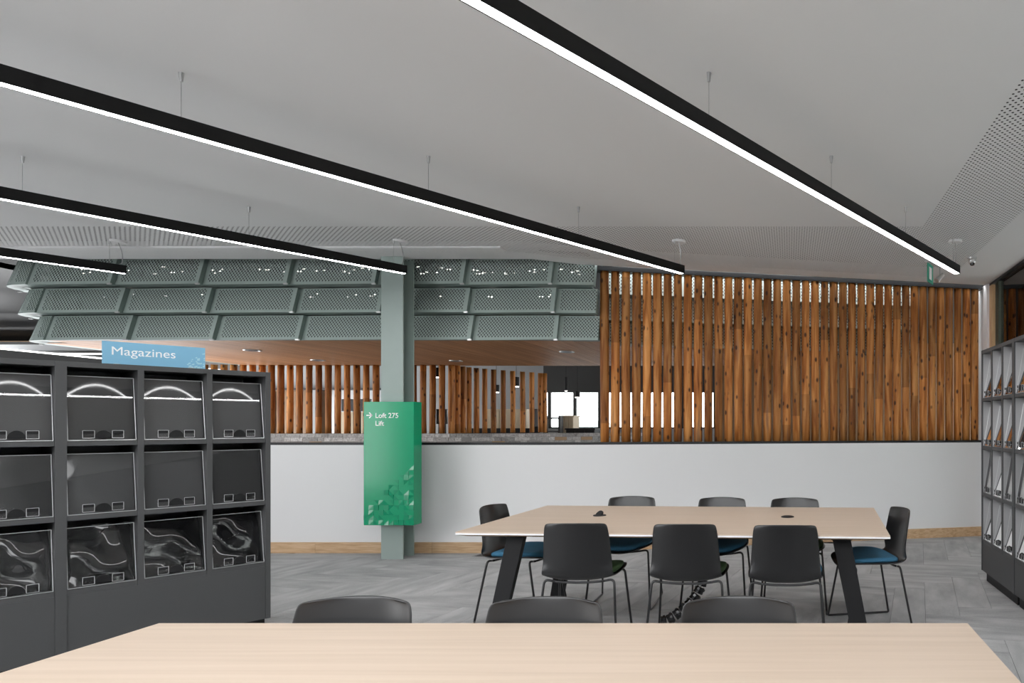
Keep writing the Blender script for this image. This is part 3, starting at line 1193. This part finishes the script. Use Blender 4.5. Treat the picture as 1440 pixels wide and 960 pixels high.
# faceted relief in the lower part: triangles and squares of a tangram-like field
G = 0.0515
rr = random.Random(21)
facets = []
for j in range(0, 14):
    for i in range(0, 10):
        # field rises to the right
        if j > 2.5 + i * 1.05:
            continue
        if rr.random() < 0.22:
            continue
        facets.append((i, j, rr.choice((0, 1, 2, 3, 4, 4)), rr.uniform(0.0015, 0.009)))
for (i, j, k, hgt) in facets:
    x0, z0 = tw + i * G, j * G
    cs = [(x0, z0), (x0 + G, z0), (x0 + G, z0 + G), (x0, z0 + G)]
    if k < 4:
        tri = [cs[(k + q) % 4] for q in range(3)]
        offs = [0.0006, hgt, 0.0006]
    else:
        tri = cs
        s_ = rr.choice((0, 1))
        offs = [0.0006, hgt, hgt, 0.0006] if s_ else [hgt, hgt * 0.7, 0.0006, 0.0006]
    bm = bmesh.new()
    back = [bm.verts.new((a, 0.0039, b)) for a, b in tri]
    frt = [bm.verts.new((a, 0.0038 - h_, b)) for (a, b), h_ in zip(tri, offs)]
    bm.faces.new(frt)
    bm.faces.new(list(reversed(back)))
    n = len(tri)
    for q in range(n):
        bm.faces.new((frt[q], frt[(q + 1) % n], back[(q + 1) % n], back[q]))
    obj('relief_facet', bm, M['sign_green2'], sg)


# ------------------------------------------------------------------ display racks
def rack(name, label, loc, rz, nb, pitch, zs, zbot, ztop, depth, end_lo, end_hi, crinkle=(), plinth_cut=0.02, light_bays=False):
    """local x along the face, y into the rack, z up. zs: shelf heights from the lowest up"""
    t = thing(name, label, 'display rack', loc, rz, 'magazine display racks')
    L = nb * pitch
    TH = 0.028
    for k in range(nb + 1):
        x = k * pitch
        if k == 0:
            a, b = 0.0, TH / 2 + (0.004 if end_lo else 0)
        elif k == nb:
            a, b = L - TH / 2 - (0.014 if end_hi else 0), L
        else:
            a, b = x - TH / 2, x + TH / 2
        ends = k in (0, nb)
        boxo('side_panel' if ends else 'divider', (a, -0.004 if not ends else -0.008, zbot if ends else zs[0] - 0.0285),
             (b, depth, ztop - 0.0301 if not ends else ztop), M['rack'], t)
    boxo('top_board', (0.0185, -0.006, ztop - 0.03), (L - 0.0285, depth, ztop), M['rack'], t)
    boxo('back_panel', (0.0185, depth - 0.012, zbot), (L - 0.0285, depth - 0.0001, ztop - 0.0301), M['rack'], t)
    boxo('base_panel', (0.0185, -0.003, zbot), (L - 0.0285, 0.016, zs[0] - 0.028), M['rack'], t)
    boxo('plinth', (plinth_cut, 0.035, 0.0), (L - plinth_cut, depth - 0.03, zbot - 0.0001), M['black'], t)
    tops = list(zs[1:]) + [ztop]
    for r, (zb, zt) in enumerate(zip(zs, tops)):
        for k in range(nb):
            xa = k * pitch + TH / 2 + (0.005 if k == 0 else 0.001)
            xb = (k + 1) * pitch - TH / 2 - (0.015 if k == nb - 1 else 0.001)
            boxo('shelf_board', (xa, -0.002, zb - 0.0275), (xb, depth - 0.0125, zb), M['rack'], t)
            if light_bays:
                boxo('pale_side_plate', (xa - 0.0008, 0.004, zb + 0.001), (xa + 0.0015, depth - 0.014, zt - 0.0315), M['pale_side'], t)  # pale plate added over the charcoal divider face
            z0 = zb + 0.004
            z1 = zt - (0.03 if r == len(zs) - 1 else 0.028) - 0.048
            y0, y1 = 0.006, TILT * (z1 - z0)
            xa2, xb2 = xa + 0.004, xb - 0.004
            cr = (r, k) in crinkle
            # sloping plate behind
            bm = bmesh.new()
            nu, nv = (26, 30) if cr else (14, 10)
            g = []
            rc = random.Random(r * 31 + k * 7 + int(L * 100))
            phs = [rc.uniform(0, 6.28) for _ in range(6)]
            for j in range(nv + 1):
                row = []
                for i in range(nu + 1):
                    u, v = i / nu, j / nv
                    bow = -0.010 * (1 - (2 * u - 1) ** 2) * (0.35 + 0.65 * v)
                    if cr:
                        bow += 0.012 * math.sin(6 * v + 2.5 * u + phs[0]) + 0.002 * math.sin(12 * v - 5 * u + phs[1]) \
                            + 0.004 * math.sin(4 * u + 9 * u * v + phs[2])
                    row.append(bm.verts.new((xa2 + (xb2 - xa2) * u, y0 + (0.042 + 0.15 * (z1 - z0) * v if cr else 0.032) + (y1 - y0) * v + bow, z0 + (z1 - z0) * v)))
                g.append(row)
            for j in range(nv):
                for i in range(nu):
                    bm.faces.new((g[j][i], g[j][i + 1], g[j + 1][i + 1], g[j + 1][i]))
            obj('display_plate', bm, M['wrap'] if cr else M['film'], t, smooth=True)
            # clear flap
            bm = bmesh.new()
            q = [(xa2, y0, z0), (xb2, y0, z0), (xb2, y1, z1), (xa2, y1, z1)]
            bm.faces.new([bm.verts.new(p) for p in q])
            fo = obj('clear_flap', bm, M['acrylic'], t)
            bm = bmesh.new()
            e = 0.0022
            for a, b in ((q[0], q[1]), (q[1], q[2]), (q[2], q[3]), (q[3], q[0])):
                cyl(bm, a, b, e, seg=5)
            obj('flap_edge', bm, M['acryl_edge'], fo)
            # moulded holder at the foot: two label windows and a dark thumb notch
            hw = (xb2 - xa2)
            xc = (xa2 + xb2) / 2
            yf = y0 - 0.012
            for sgn in (-1, 1):
                bm = bmesh.new()
                xi, xo = xc + sgn * hw * 0.13, xc + sgn * hw * 0.30
                l_, r_ = min(xi, xo), max(xi, xo)
                for (p, q_) in (((l_, z0 + 0.012), (r_, z0 + 0.012)), ((r_, z0 + 0.012), (r_, z0 + 0.056)),
                                ((r_, z0 + 0.056), (l_, z0 + 0.056)), ((l_, z0 + 0.056), (l_, z0 + 0.012))):
                    cyl(bm, (p[0], yf, p[1]), (q_[0], yf, q_[1]), 0.0013, seg=5)
                cyl(bm, (xo, yf, z0 + 0.03), (xo, y0 + 0.004, z0 + 0.03), 0.0012, seg=5)
                obj('label_holder', bm, M['acryl_edge'], fo)
            bm = bmesh.new()
            n = 12
            vs = [bm.verts.new((xc + hw * 0.125 * math.cos(PI * a / n), yf + 0.004, z0 + 0.014 + 0.044 * math.sin(PI * a / n))) for a in range(n + 1)]
            vb = [bm.verts.new((v.co.x, y0 + 0.002, v.co.z)) for v in vs]
            bm.faces.new(vs)
            bm.faces.new(list(reversed(vb)))
            for a in range(n + 1):
                b2 = (a + 1) % (n + 1)
                bm.faces.new((vs[a], vs[b2], vb[b2], vb[a]))
            obj('thumb_notch', bm, M['black'], fo)
            # dark label backs behind the windows
            for sgn in (-1, 1):
                xi, xo = xc + sgn * hw * 0.135, xc + sgn * hw * 0.295
                boxo('label_slot', (min(xi, xo), yf + 0.003, z0 + 0.038), (max(xi, xo), yf + 0.005, z0 + 0.055), M['black'], fo)
    return t


TILT = 0.185
# left rack run, parallel to the lights: face passes through its far front corner
RP = Vector((-3.583, 4.515, 0))
RZ = LANG
PITCH = 0.3235
zsl = (0.462, 0.883, 1.310)
for k, lab in enumerate(('charcoal three-bay magazine rack with the blue sign on top',
                         'charcoal three-bay magazine rack cut off by the left picture edge')):
    p = RP - DIR * (3 * PITCH * (k + 1))
    rack('magazine_rack', lab, tuple(p), RZ, 3, PITCH, zsl, 0.075, 1.765, 0.42, True, True,
         crinkle={(0, 0), (0, 1), (0, 2)} if k == 0 else {(0, 2)})
# right rack run along the glazed partition
zsr = (0.375, 0.795, 1.215, 1.645)
RPIT = 0.281
labs = ('far tall four-row rack at the right edge beside the white wall',
        'nearer tall four-row rack cut off by the right picture edge',
        'tall four-row rack outside the right picture edge')
for k in range(2):
    rack('magazine_rack', labs[k], (1.745, 5.92 - k * 3 * RPIT, 0), -PI / 2, 3, RPIT, zsr, 0.095, 2.075, 0.30, True, True, light_bays=True)
# magazines standing in the right rack
names_row = ('bottom', 'third', 'second', 'top')
names_bay = ('far bay', 'second bay', 'third bay', 'fourth bay')
for r, zb in enumerate(zsr):
    for k in range(4):
        yy = 5.92 - (k + 0.5) * RPIT
        mt = M['cover_rose'] if r >= 2 else M['cover_white']
        t = thing('magazine', ('rose brown' if r >= 2 else 'white') + ' magazine in the %s row, %s of the right rack' % (names_row[r], names_bay[k]),
                  'magazine', (1.745 + 0.016, yy, zb + 0.004), 0, 'magazines in the right rack')
        hw, hh = 0.085, 0.235
        for nm, oa, ob, mm in (('pages', 0.0, 0.0045, M['cover_white']), ('cover', -0.0012, -0.0001, mt)):
            bm = bmesh.new()
            q = []
            for o_ in (oa, ob):
                q += [(o_, -hw, 0), (o_, hw, 0), (o_ + TILT * hh, hw, hh), (o_ + TILT * hh, -hw, hh)]
            v = [bm.verts.new(p) for p in q]
            for f in ((0, 1, 2, 3), (7, 6, 5, 4), (0, 4, 5, 1), (1, 5, 6, 2), (2, 6, 7, 3), (3, 7, 4, 0)):
                bm.faces.new([v[i] for i in f])
            obj(nm, bm, mm, t)

# blue sign on the left rack
NB = Vector((-DIR.y, DIR.x, 0))
sp = RP - DIR * 0.795 + NB * 0.10
ms = thing('rack_sign', 'sky blue sign reading Magazines standing on the charcoal rack', 'sign', (sp.x, sp.y, 1.765), RZ + R(-3))
boxo('plate', (0, 0, 0.0), (0.47, 0.006, 0.142), M['sign_blue'], ms)
text_mesh('lettering', 'Magazines', 0.072, M['sign_white'], ms, (0.036, -0.0008, 0.062), (PI / 2, 0, 0), bold=0.0)
rp_ = random.Random(8)
bm = bmesh.new()
for k in range(34):
    u = rp_.random() ** 0.6
    x = 0.36 + 0.105 * u
    z = rp_.random() * (0.02 + 0.10 * u)
    s = rp_.uniform(0.006, 0.014)
    q = [(x, z), (min(x + s, 0.468), z), (min(x + s, 0.468), z + s), (x, z + s * 0.6)]
    bm.faces.new([bm.verts.new((a, -0.0006 - 0.00001 * k, b)) for a, b in q])
tag(obj('leaf_print', bm, M['sign_pale'], ms), kind='stuff')
for k in (0.06, 0.40):
    boxo('foot_clip', (k - 0.012, -0.01, 0.0), (k + 0.012, 0.016, 0.008), M['silver'], ms)


# ------------------------------------------------------------------ tables
def build_table(label, loc, rz, L, Wd, cat='table', grommets=()):
    t = thing('meeting_table', label, cat, loc, rz, 'meeting tables')
    H = 0.74
    hx, hy = L / 2, Wd / 2
    bm = bmesh.new()
    box(bm, (-hx, -hy, H - 0.008), (hx, hy, H))
    top = obj('tabletop', bm, M['table'], t)
    bm = bmesh.new()
    box(bm, (-hx - 0.001, -hy - 0.001, H - 0.018), (hx + 0.001, hy + 0.001, H - 0.0081))
    obj('edge_band', bm, M['edge'], top)
    bm = bmesh.new()
    c = 0.05
    q0 = [(-hx, -hy), (hx, -hy), (hx, hy), (-hx, hy)]
    q1 = [(-hx + c, -hy + c), (hx - c, -hy + c), (hx - c, hy - c), (-hx + c, hy - c)]
    a = [bm.verts.new((x, y, H - 0.0181)) for x, y in q0]
    b = [bm.verts.new((x, y, H - 0.034)) for x, y in q1]
    bm.faces.new(a)
    bm.faces.new(list(reversed(b)))
    for i in range(4):
        j = (i + 1) % 4
        bm.faces.new((a[i], b[i], b[j], a[j]))
    obj('chamfered_underside', bm, M['ply'], top)
    for sx in (-1, 1):
        for sy in (-1, 1):
            bx, by = sx * (hx - 0.285), sy * (hy - 0.22)
            fx, fy = bx + sx * 0.135, by + sy * 0.05
            bm = bmesh.new()
            cyl(bm, (bx, by, H - 0.062), (bx, by, H - 0.0341), 0.070, 0.072, seg=24)
            obj('mounting_disc', bm, M['black'], t)
            # flat splayed blade: wide along x, thin in y
            bm = bmesh.new()
            w0, w1, th = 0.058, 0.052, 0.022
            lo = [bm.verts.new((fx + dx * w1, fy + dy * th, 0.0)) for dx, dy in ((-1, -1), (1, -1), (1, 1), (-1, 1))]
            hi = [bm.verts.new((bx + dx * w0, by + dy * th, H - 0.0621)) for dx, dy in ((-1, -1), (1, -1), (1, 1), (-1, 1))]
            bm.faces.new(list(reversed(lo)))
            bm.faces.new(hi)
            for i in range(4):
                j = (i + 1) % 4
                bm.faces.new((lo[i], lo[j], hi[j], hi[i]))
            obj('leg', bm, M['black'], t, bevel=0.004)
    for sy in (-1, 1):
        boxo('rail', (-hx + 0.36, sy * (hy - 0.30) - 0.02, H - 0.075), (hx - 0.36, sy * (hy - 0.30) + 0.02, H - 0.0342), M['black'], t)
    for gx, gy, op in grommets:
        bm = bmesh.new()
        cyl(bm, (gx, gy, H), (gx, gy, H + 0.006), 0.048, 0.044, seg=24)
        g = obj('cable_grommet', bm, M['black'], t)
        bm = bmesh.new()
        if op:
            cyl(bm, (gx, gy, H + 0.0062), (gx - 0.004, gy - 0.006, H + 0.013), 0.034, 0.032, seg=20)
        else:
            cyl(bm, (gx, gy, H + 0.0061), (gx, gy, H + 0.009), 0.034, 0.033, seg=20)
        obj('flap', bm, M['black'], g)
    return t


TC = Vector((-0.697, 4.655, 0))
TR = R(-3.2)
build_table('pale timber meeting table with chairs all around by the white wall', tuple(TC), TR, 2.68, 1.34,
            grommets=((-0.70, 0.10, True), (0.68, 0.10, False)))
build_table('large pale timber table filling the bottom of the picture', (-0.755, 2.185 - 0.67, 0), 0.0, 2.70, 1.34)


# ------------------------------------------------------------------ chairs
def chair_meshes():
    out = {}
    # shell: one curved sheet from the seat's front lip to the top of the back
    prof = [(0.235, 0.428, 0.150), (0.222, 0.440, 0.195), (0.17, 0.449, 0.232), (0.08, 0.448, 0.243), (-0.02, 0.444, 0.242),
            (-0.11, 0.441, 0.232), (-0.165, 0.443, 0.226), (-0.202, 0.460, 0.220), (-0.224, 0.495, 0.216), (-0.236, 0.545, 0.213),
            (-0.246, 0.61, 0.208), (-0.257, 0.68, 0.203), (-0.268, 0.74, 0.198), (-0.277, 0.785, 0.192), (-0.281, 0.803, 0.182),
            (-0.284, 0.813, 0.160)]
    bm = bmesh.new()
    nu = 12
    g = []
    for i, (y, z, w) in enumerate(prof):
        row = []
        back = max(0.0, min(1.0, (z - 0.45) / 0.10))
        seat = 1 - back
        for k in range(nu + 1):
            u = -1 + 2 * k / nu
            x = w * math.sin(u * PI / 2) ** 1 if False else w * u
            # back wraps forward at its sides, the seat lifts slightly
            dy = back * 0.050 * abs(u) ** 2.2
            dz = seat * 0.034 * abs(u) ** 2.5 - (0.012 * abs(u) ** 3 if i == len(prof) - 1 else 0.0)
            row.append(bm.verts.new((x, y + dy, z + dz)))
        g.append(row)
    for i in range(len(prof) - 1):
        for k in range(nu):
            bm.faces.new((g[i][k], g[i][k + 1], g[i + 1][k + 1], g[i + 1][k]))
    out['shell'] = mesh('shell', bm, M['plastic'], smooth=True)
    # upholstered pad
    for nm, mt in (('blue', M['blue']), ('green', M['green_pad'])):
        bm = bmesh.new()
        n, m_ = 28, 5
        rings = []

        def outline(a, s):
            c, s_ = math.cos(a), math.sin(a)
            e = 2.0 / 3.0
            x = 0.228 * math.copysign(abs(c) ** e, c) * s
            y = 0.012 + 0.198 * math.copysign(abs(s_) ** e, s_) * s
            return x, y
        for s, dz in ((0.97, 0.0), (1.0, 0.012), (0.985, 0.026), (0.92, 0.034), (0.6, 0.036)):
            ring = []
            for k in range(n):
                x, y = outline(2 * PI * k / n, s)
                zb = 0.455 + 0.030 * (abs(x) / 0.234) ** 2.5 - (0.008 if y > 0.19 else 0)
                ring.append(bm.verts.new((x, y, zb + dz)))
            rings.append(ring)
        for a, b in zip(rings, rings[1:]):
            for k in range(n):
                j = (k + 1) % n
                bm.faces.new((a[k], a[j], b[j], b[k]))
        bm.faces.new(list(reversed(rings[0])))
        bm.faces.new(rings[-1])
        out['pad_' + nm] = mesh('seat_pad', bm, mt, smooth=True)
    r = 0.0078
    legs = []
    for sx in (-1, 1):
        for sy, yt, yb in ((-1, -0.155, -0.232), (1, 0.150, 0.225)):
            bm = bmesh.new()
            tube(bm, fillet([(sx * 0.150, yt, 0.4345), (sx * 0.214, yt, 0.447), (sx * 0.246, yb, 0.030)], 0.045), r)
            legs.append(mesh('leg', bm, M['steel'], smooth=True))
    out['legs'] = legs
    rails = []
    for sx in (-1, 1):
        bm = bmesh.new()
        tube(bm, fillet([(sx * 0.246, -0.232, 0.032), (sx * 0.2475, -0.237, 0.008), (sx * 0.2475, 0.230, 0.008), (sx * 0.246, 0.225, 0.032)], 0.022), r)
        rails.append(mesh('floor_rail', bm, M['steel'], smooth=True))
    out['rails'] = rails
    bars = []
    for yt in (-0.155, 0.150):
        bm = bmesh.new()
        tube(bm, [(-0.152 + 0.304 * k / 10, yt, 0.426 + 0.009 * abs(k / 5 - 1) ** 2.2) for k in range(11)], r)
        bars.append(mesh('cross_bar', bm, M['steel'], smooth=True))
    out['bars'] = bars
    return out


CM = chair_meshes()


def make_chair(pad):
    t = thing('stacking_chair', 'chair', 'chair')
    s = link('shell', CM['shell'], t)
    sol = s.modifiers.new('thickness', 'SOLIDIFY')
    sol.thickness = 0.009
    sol.offset = 0.0
    sub = s.modifiers.new('smooth', 'SUBSURF')
    sub.levels = 2
    sub.render_levels = 2
    link('seat_pad', CM['pad_' + pad], t)
    for m_ in CM['legs']:
        link('leg', m_, t)
    for m_ in CM['rails']:
        link('floor_rail', m_, t)
    for m_ in CM['bars']:
        link('cross_bar', m_, t)
    return t


proto = {'blue': make_chair('blue'), 'green': make_chair('green')}
fresh = {'blue': True, 'green': True}


def place_chair(pad, px, d_top, rz, label, group, X=None):
    """d_top: depth of the top of the back; px: its column in the photograph"""
    if fresh[pad]:
        o = proto[pad]
        fresh[pad] = False
    else:
        o = copy_tree(proto[pad])
    X = (px - CX) / F * d_top if X is None else X
    back = Vector((0, -0.284, 0))
    b = Matrix.Rotation(rz, 3, 'Z') @ back
    o.location = (X - b.x, d_top - b.y, 0.0)
    o.rotation_euler = (0, 0, rz)
    tag(o, label, 'chair', group)
    return o


ga = 'black shell chairs around the far table'
place_chair('green', 806, 3.93, R(2), 'black chair with green pad seen from behind, leftmost at the far table front', ga)
place_chair('green', 961, 3.90, R(0), 'black chair with green pad seen from behind, middle of the far table front', ga)
place_chair('blue', 1104, 3.86, R(-1), 'black chair with blue pad seen from behind, right end of the far table front', ga)
place_chair('blue', 891, 5.46, R(180), 'black chair behind the far table, nearest the green sign', ga)
place_chair('blue', 1017, 5.38, R(177), 'middle black chair behind the far table', ga)
place_chair('green', 1118, 5.34, R(178), 'rightmost black chair behind the far table with green pad', ga)
place_chair('blue', 690, 4.83, R(-95), 'black chair with blue pad at the left end of the far table', ga, X=-2.235)
place_chair('blue', 1258, 4.66, R(101), 'black chair with blue pad at the right end of the far table', ga, X=0.835)
gb = 'black shell chairs behind the near table'
place_chair('blue', 512, 2.262, R(182), 'grey-lit black chair back behind the near table, left of three', gb)
place_chair('green', 775, 2.255, R(180), 'grey-lit black chair back behind the near table, middle of three', gb)
place_chair('blue', 1041, 2.262, R(179), 'grey-lit black chair back behind the near table, right of three', gb)

# ------------------------------------------------------------------ cable spine under the far table
cs = thing('cable_spine', 'black segmented cable spine hanging from the far table to the carpet', 'cable guide', (-0.60, 4.62, 0))
path = fillet([(0, 0, 0.70), (0.0, 0, 0.30), (-0.08, -0.03, 0.16), (-0.24, -0.08, 0.044), (-0.34, -0.10, 0.040)], 0.16, 8)
acc = [0.0]
for a, b in zip(path, path[1:]):
    acc.append(acc[-1] + (b - a).length)


def along(s):
    for i in range(len(path) - 1):
        if s <= acc[i + 1]:
            t = (s - acc[i]) / max(1e-6, acc[i + 1] - acc[i])
            return path[i].lerp(path[i + 1], t)
    return path[-1]


bm = bmesh.new()
cyl(bm, (0, 0, 0), (0, 0, 0.046), 0.031, 0.036, seg=14)
cyl(bm, (0, 0, 0.006), (0, 0, 0.022), 0.039, 0.039, seg=14)
vert_me = mesh('vertebra', bm, flat('black_gloss_plastic', (0.012, 0.012, 0.013), 0.2, spec=0.6))
nseg = int(acc[-1] / 0.055)
for k in range(nseg):
    a, b = along(k * 0.055), along(k * 0.055 + 0.05)
    q = (b - a).normalized().to_track_quat('Z', 'Y')
    o = link('vertebra', vert_me, cs, tuple(a))
    o.rotation_euler = q.to_euler()
# gathered cables in a net under the left of the far table
cn = thing('cable_bundle', 'dark gathered cables hanging under the left of the far table', 'cables', (-1.52, 4.66, 0.0))
rc = random.Random(4)
for k in range(7):
    x0 = rc.uniform(-0.10, 0.10)
    y0 = rc.uniform(-0.05, 0.05)
    pts = [(x0, y0, 0.705), (x0 + rc.uniform(-0.05, 0.05), y0 + rc.uniform(-0.04, 0.04), 0.60 - rc.random() * 0.06),
           (rc.uniform(-0.1, 0.1), y0, 0.58 + rc.random() * 0.03), (rc.uniform(-0.12, 0.12), y0 + 0.03, 0.705)]
    bm = bmesh.new()
    tube(bm, fillet(pts, 0.06), 0.007, 6)
    obj('cable', bm, M['steel'], cn, smooth=True)

# ------------------------------------------------------------------ right side: post, glazed partition, room behind
wr_ = boxo('wall_right', (2.47, wall_y(2.46) - 0.14, 0.0), (2.575, wall_y(2.46) + 0.22, CEIL), M['white'])
tag(wr_, 'narrow white wall end at the right of the log screen', kind='structure')
win1 = thing('window_1', 'tall glazed partition with pine post behind the right rack', None, (2.53, 8.0, 0))
win1['kind'] = 'structure'
yw = wall_y(2.46) - 0.142 - 8.0
boxo('pine_post', (-0.03, yw - 0.10, 0.0), (0.075, yw, CEIL - 0.03), M['pine'], win1)
boxo('pine_post', (-0.012, yw - 0.30, 0.0), (0.055, yw - 0.18, CEIL - 0.03), M['olive'], win1)
boxo('head_track', (-0.03, -12, CEIL - 0.03), (0.08, yw, CEIL + 0.19), M['cap'], win1)
ys = [yw - 0.10, yw - 0.18]
boxo('pane', (0.020, yw - 0.1799, 0.0), (0.026, yw - 0.1001, CEIL - 0.03), M['glass'], win1)
boxo('pane', (0.020, -2.6, 0.0), (0.026, yw - 0.3001, CEIL - 0.03), M['glass_dark'], win1)
boxo('mullion', (-0.01, -2.66, 0.0), (0.055, -2.6001, CEIL - 0.03), M['cap'], win1)
boxo('pane', (0.020, -5.2, 0.0), (0.026, -2.6601, CEIL - 0.03), M['glass_dark'], win1)
boxo('mullion', (-0.01, -5.26, 0.0), (0.055, -5.2001, CEIL - 0.03), M['cap'], win1)
boxo('pane', (0.020, -12, 0.0), (0.026, -5.2601, CEIL - 0.03), M['glass_dark'], win1)
rm = boxo('wall_meeting_room', (2.68, 9.2, -0.012), (6.4, 9.4, 3.2), M['pine'])
tag(rm, 'pine panelled wall of the room behind the glazed partition', kind='structure')
rm2 = boxo('wall_outer', (6.0, -2.6, -0.012), (6.19, 9.19, 0.3), M['grey_wall'])
boxo('upper_wall', (6.0, -2.6, 2.05), (6.19, 9.19, 3.199), M['mid_wall'], rm2)  # solid above the added window band so the rack flaps reflect dark
tag(rm2, 'grey outer wall below the added windows of the room behind the glazing', kind='structure')
w3 = thing('window_added', 'window band added out of view in the outer wall to light the right side', None, (6.05, 3.0, 0.3))
w3['kind'] = 'structure'  # unseen window, added to bring daylight in from the right
for k in range(7):
    boxo('mullion', (0, -5.6 + k * 1.94, 0.0), (0.08, -5.54 + k * 1.94, 1.75), M['cap'], w3)
boxo('pane', (0.035, -5.6, 0.0), (0.04, 6.1, 1.75), M['glass'], w3)
rm3 = boxo('ceiling_meeting_room', (2.62, -4, 3.2), (6.4, 9.4, 3.3), M['dark'])
tag(rm3, 'dark ceiling of the room behind the glazed partition', kind='structure')
tag(boxo('whiteboard', (3.02, 9.15, 2.72), (4.6, 9.199, 3.15), M['grey_wall']), 'pale panel high on the pine wall behind the glazing', 'wall panel')
t = thing('linear_lamp', 'short white linear lamp glowing behind the glazed partition', 'light fixture', (3.0, 8.7, 2.62))
boxo('diffuser', (0, -0.03, 0), (1.6, 0.03, 0.03), M['lamp'], t)
boxo('housing', (0, -0.03, 0.0301), (1.6, 0.03, 0.06), M['lamp_body'], t)
for q in (0.2, 1.4):
    boxo('hanger', (q, -0.003, 0.0601), (q + 0.006, 0.003, 0.58), M['wire'], t)

# ------------------------------------------------------------------ small ceiling fittings
d = F * 1.77 / (CY - 362)
t = thing('security_camera', 'small silver dome security camera under the ceiling at right', 'camera', ((1367 - CX) / F * d, d, CEIL))
bm = bmesh.new()
cyl(bm, (0, 0, -0.018), (0, 0, 0), 0.045, 0.05, seg=20)
obj('base', bm, M['silver'], t)
bm = bmesh.new()
bmesh.ops.create_uvsphere(bm, u_segments=18, v_segments=10, radius=0.042)
for v in bm.verts:
    v.co.z -= 0.035
obj('housing', bm, M['silver'], t, smooth=True)
bm = bmesh.new()
cyl(bm, (0.0, -0.012, -0.082), (0.0, -0.008, -0.066), 0.020, 0.026, seg=16)
obj('lens', bm, M['screen'], t)

es = thing('exit_sign', 'small green and clear exit sign blade hanging under the log screen light', 'exit sign', ((1308 - CX) / F * 6.75, 6.75, 0), R(62))
zt, zb_ = CAMZ + (CY - 372) / F * 6.75, CAMZ + (CY - 398) / F * 6.75
boxo('blade', (-0.10, -0.004, zb_), (0.10, 0.004, zt), M['exit_green'], es)
boxo('pictogram', (-0.045, -0.0052, zb_ + 0.035), (0.045, -0.0041, zt - 0.03), M['sign_white'], es)
boxo('light_bar', (-0.12, -0.02, zt + 0.0001), (0.12, 0.02, zt + 0.035), M['silver'], es)
bm = bmesh.new()
for q in (-0.07, 0.07):
    cyl(bm, (q, 0, zt + 0.035), (q, 0, CEIL), 0.003, seg=6)
obj('hanger', bm, M['wire'], es)
sp_ = thing('spotlight', 'small silver spotlight beside the exit sign', 'spotlight', ((1316 - CX) / F * 6.9, 6.9, CEIL), R(20))
bm = bmesh.new()
tube(bm, fillet([(0, 0, 0), (0, 0, -0.08), (0.05, 0, -0.08), (0.05, 0, -0.20)], 0.02), 0.004, 6)
obj('bracket', bm, M['wire'], sp_)
bm = bmesh.new()
cyl(bm, (0.09, 0, -0.17), (0.01, 0, -0.245), 0.020, 0.030, seg=16)
obj('lamp_head', bm, M['silver'], sp_)
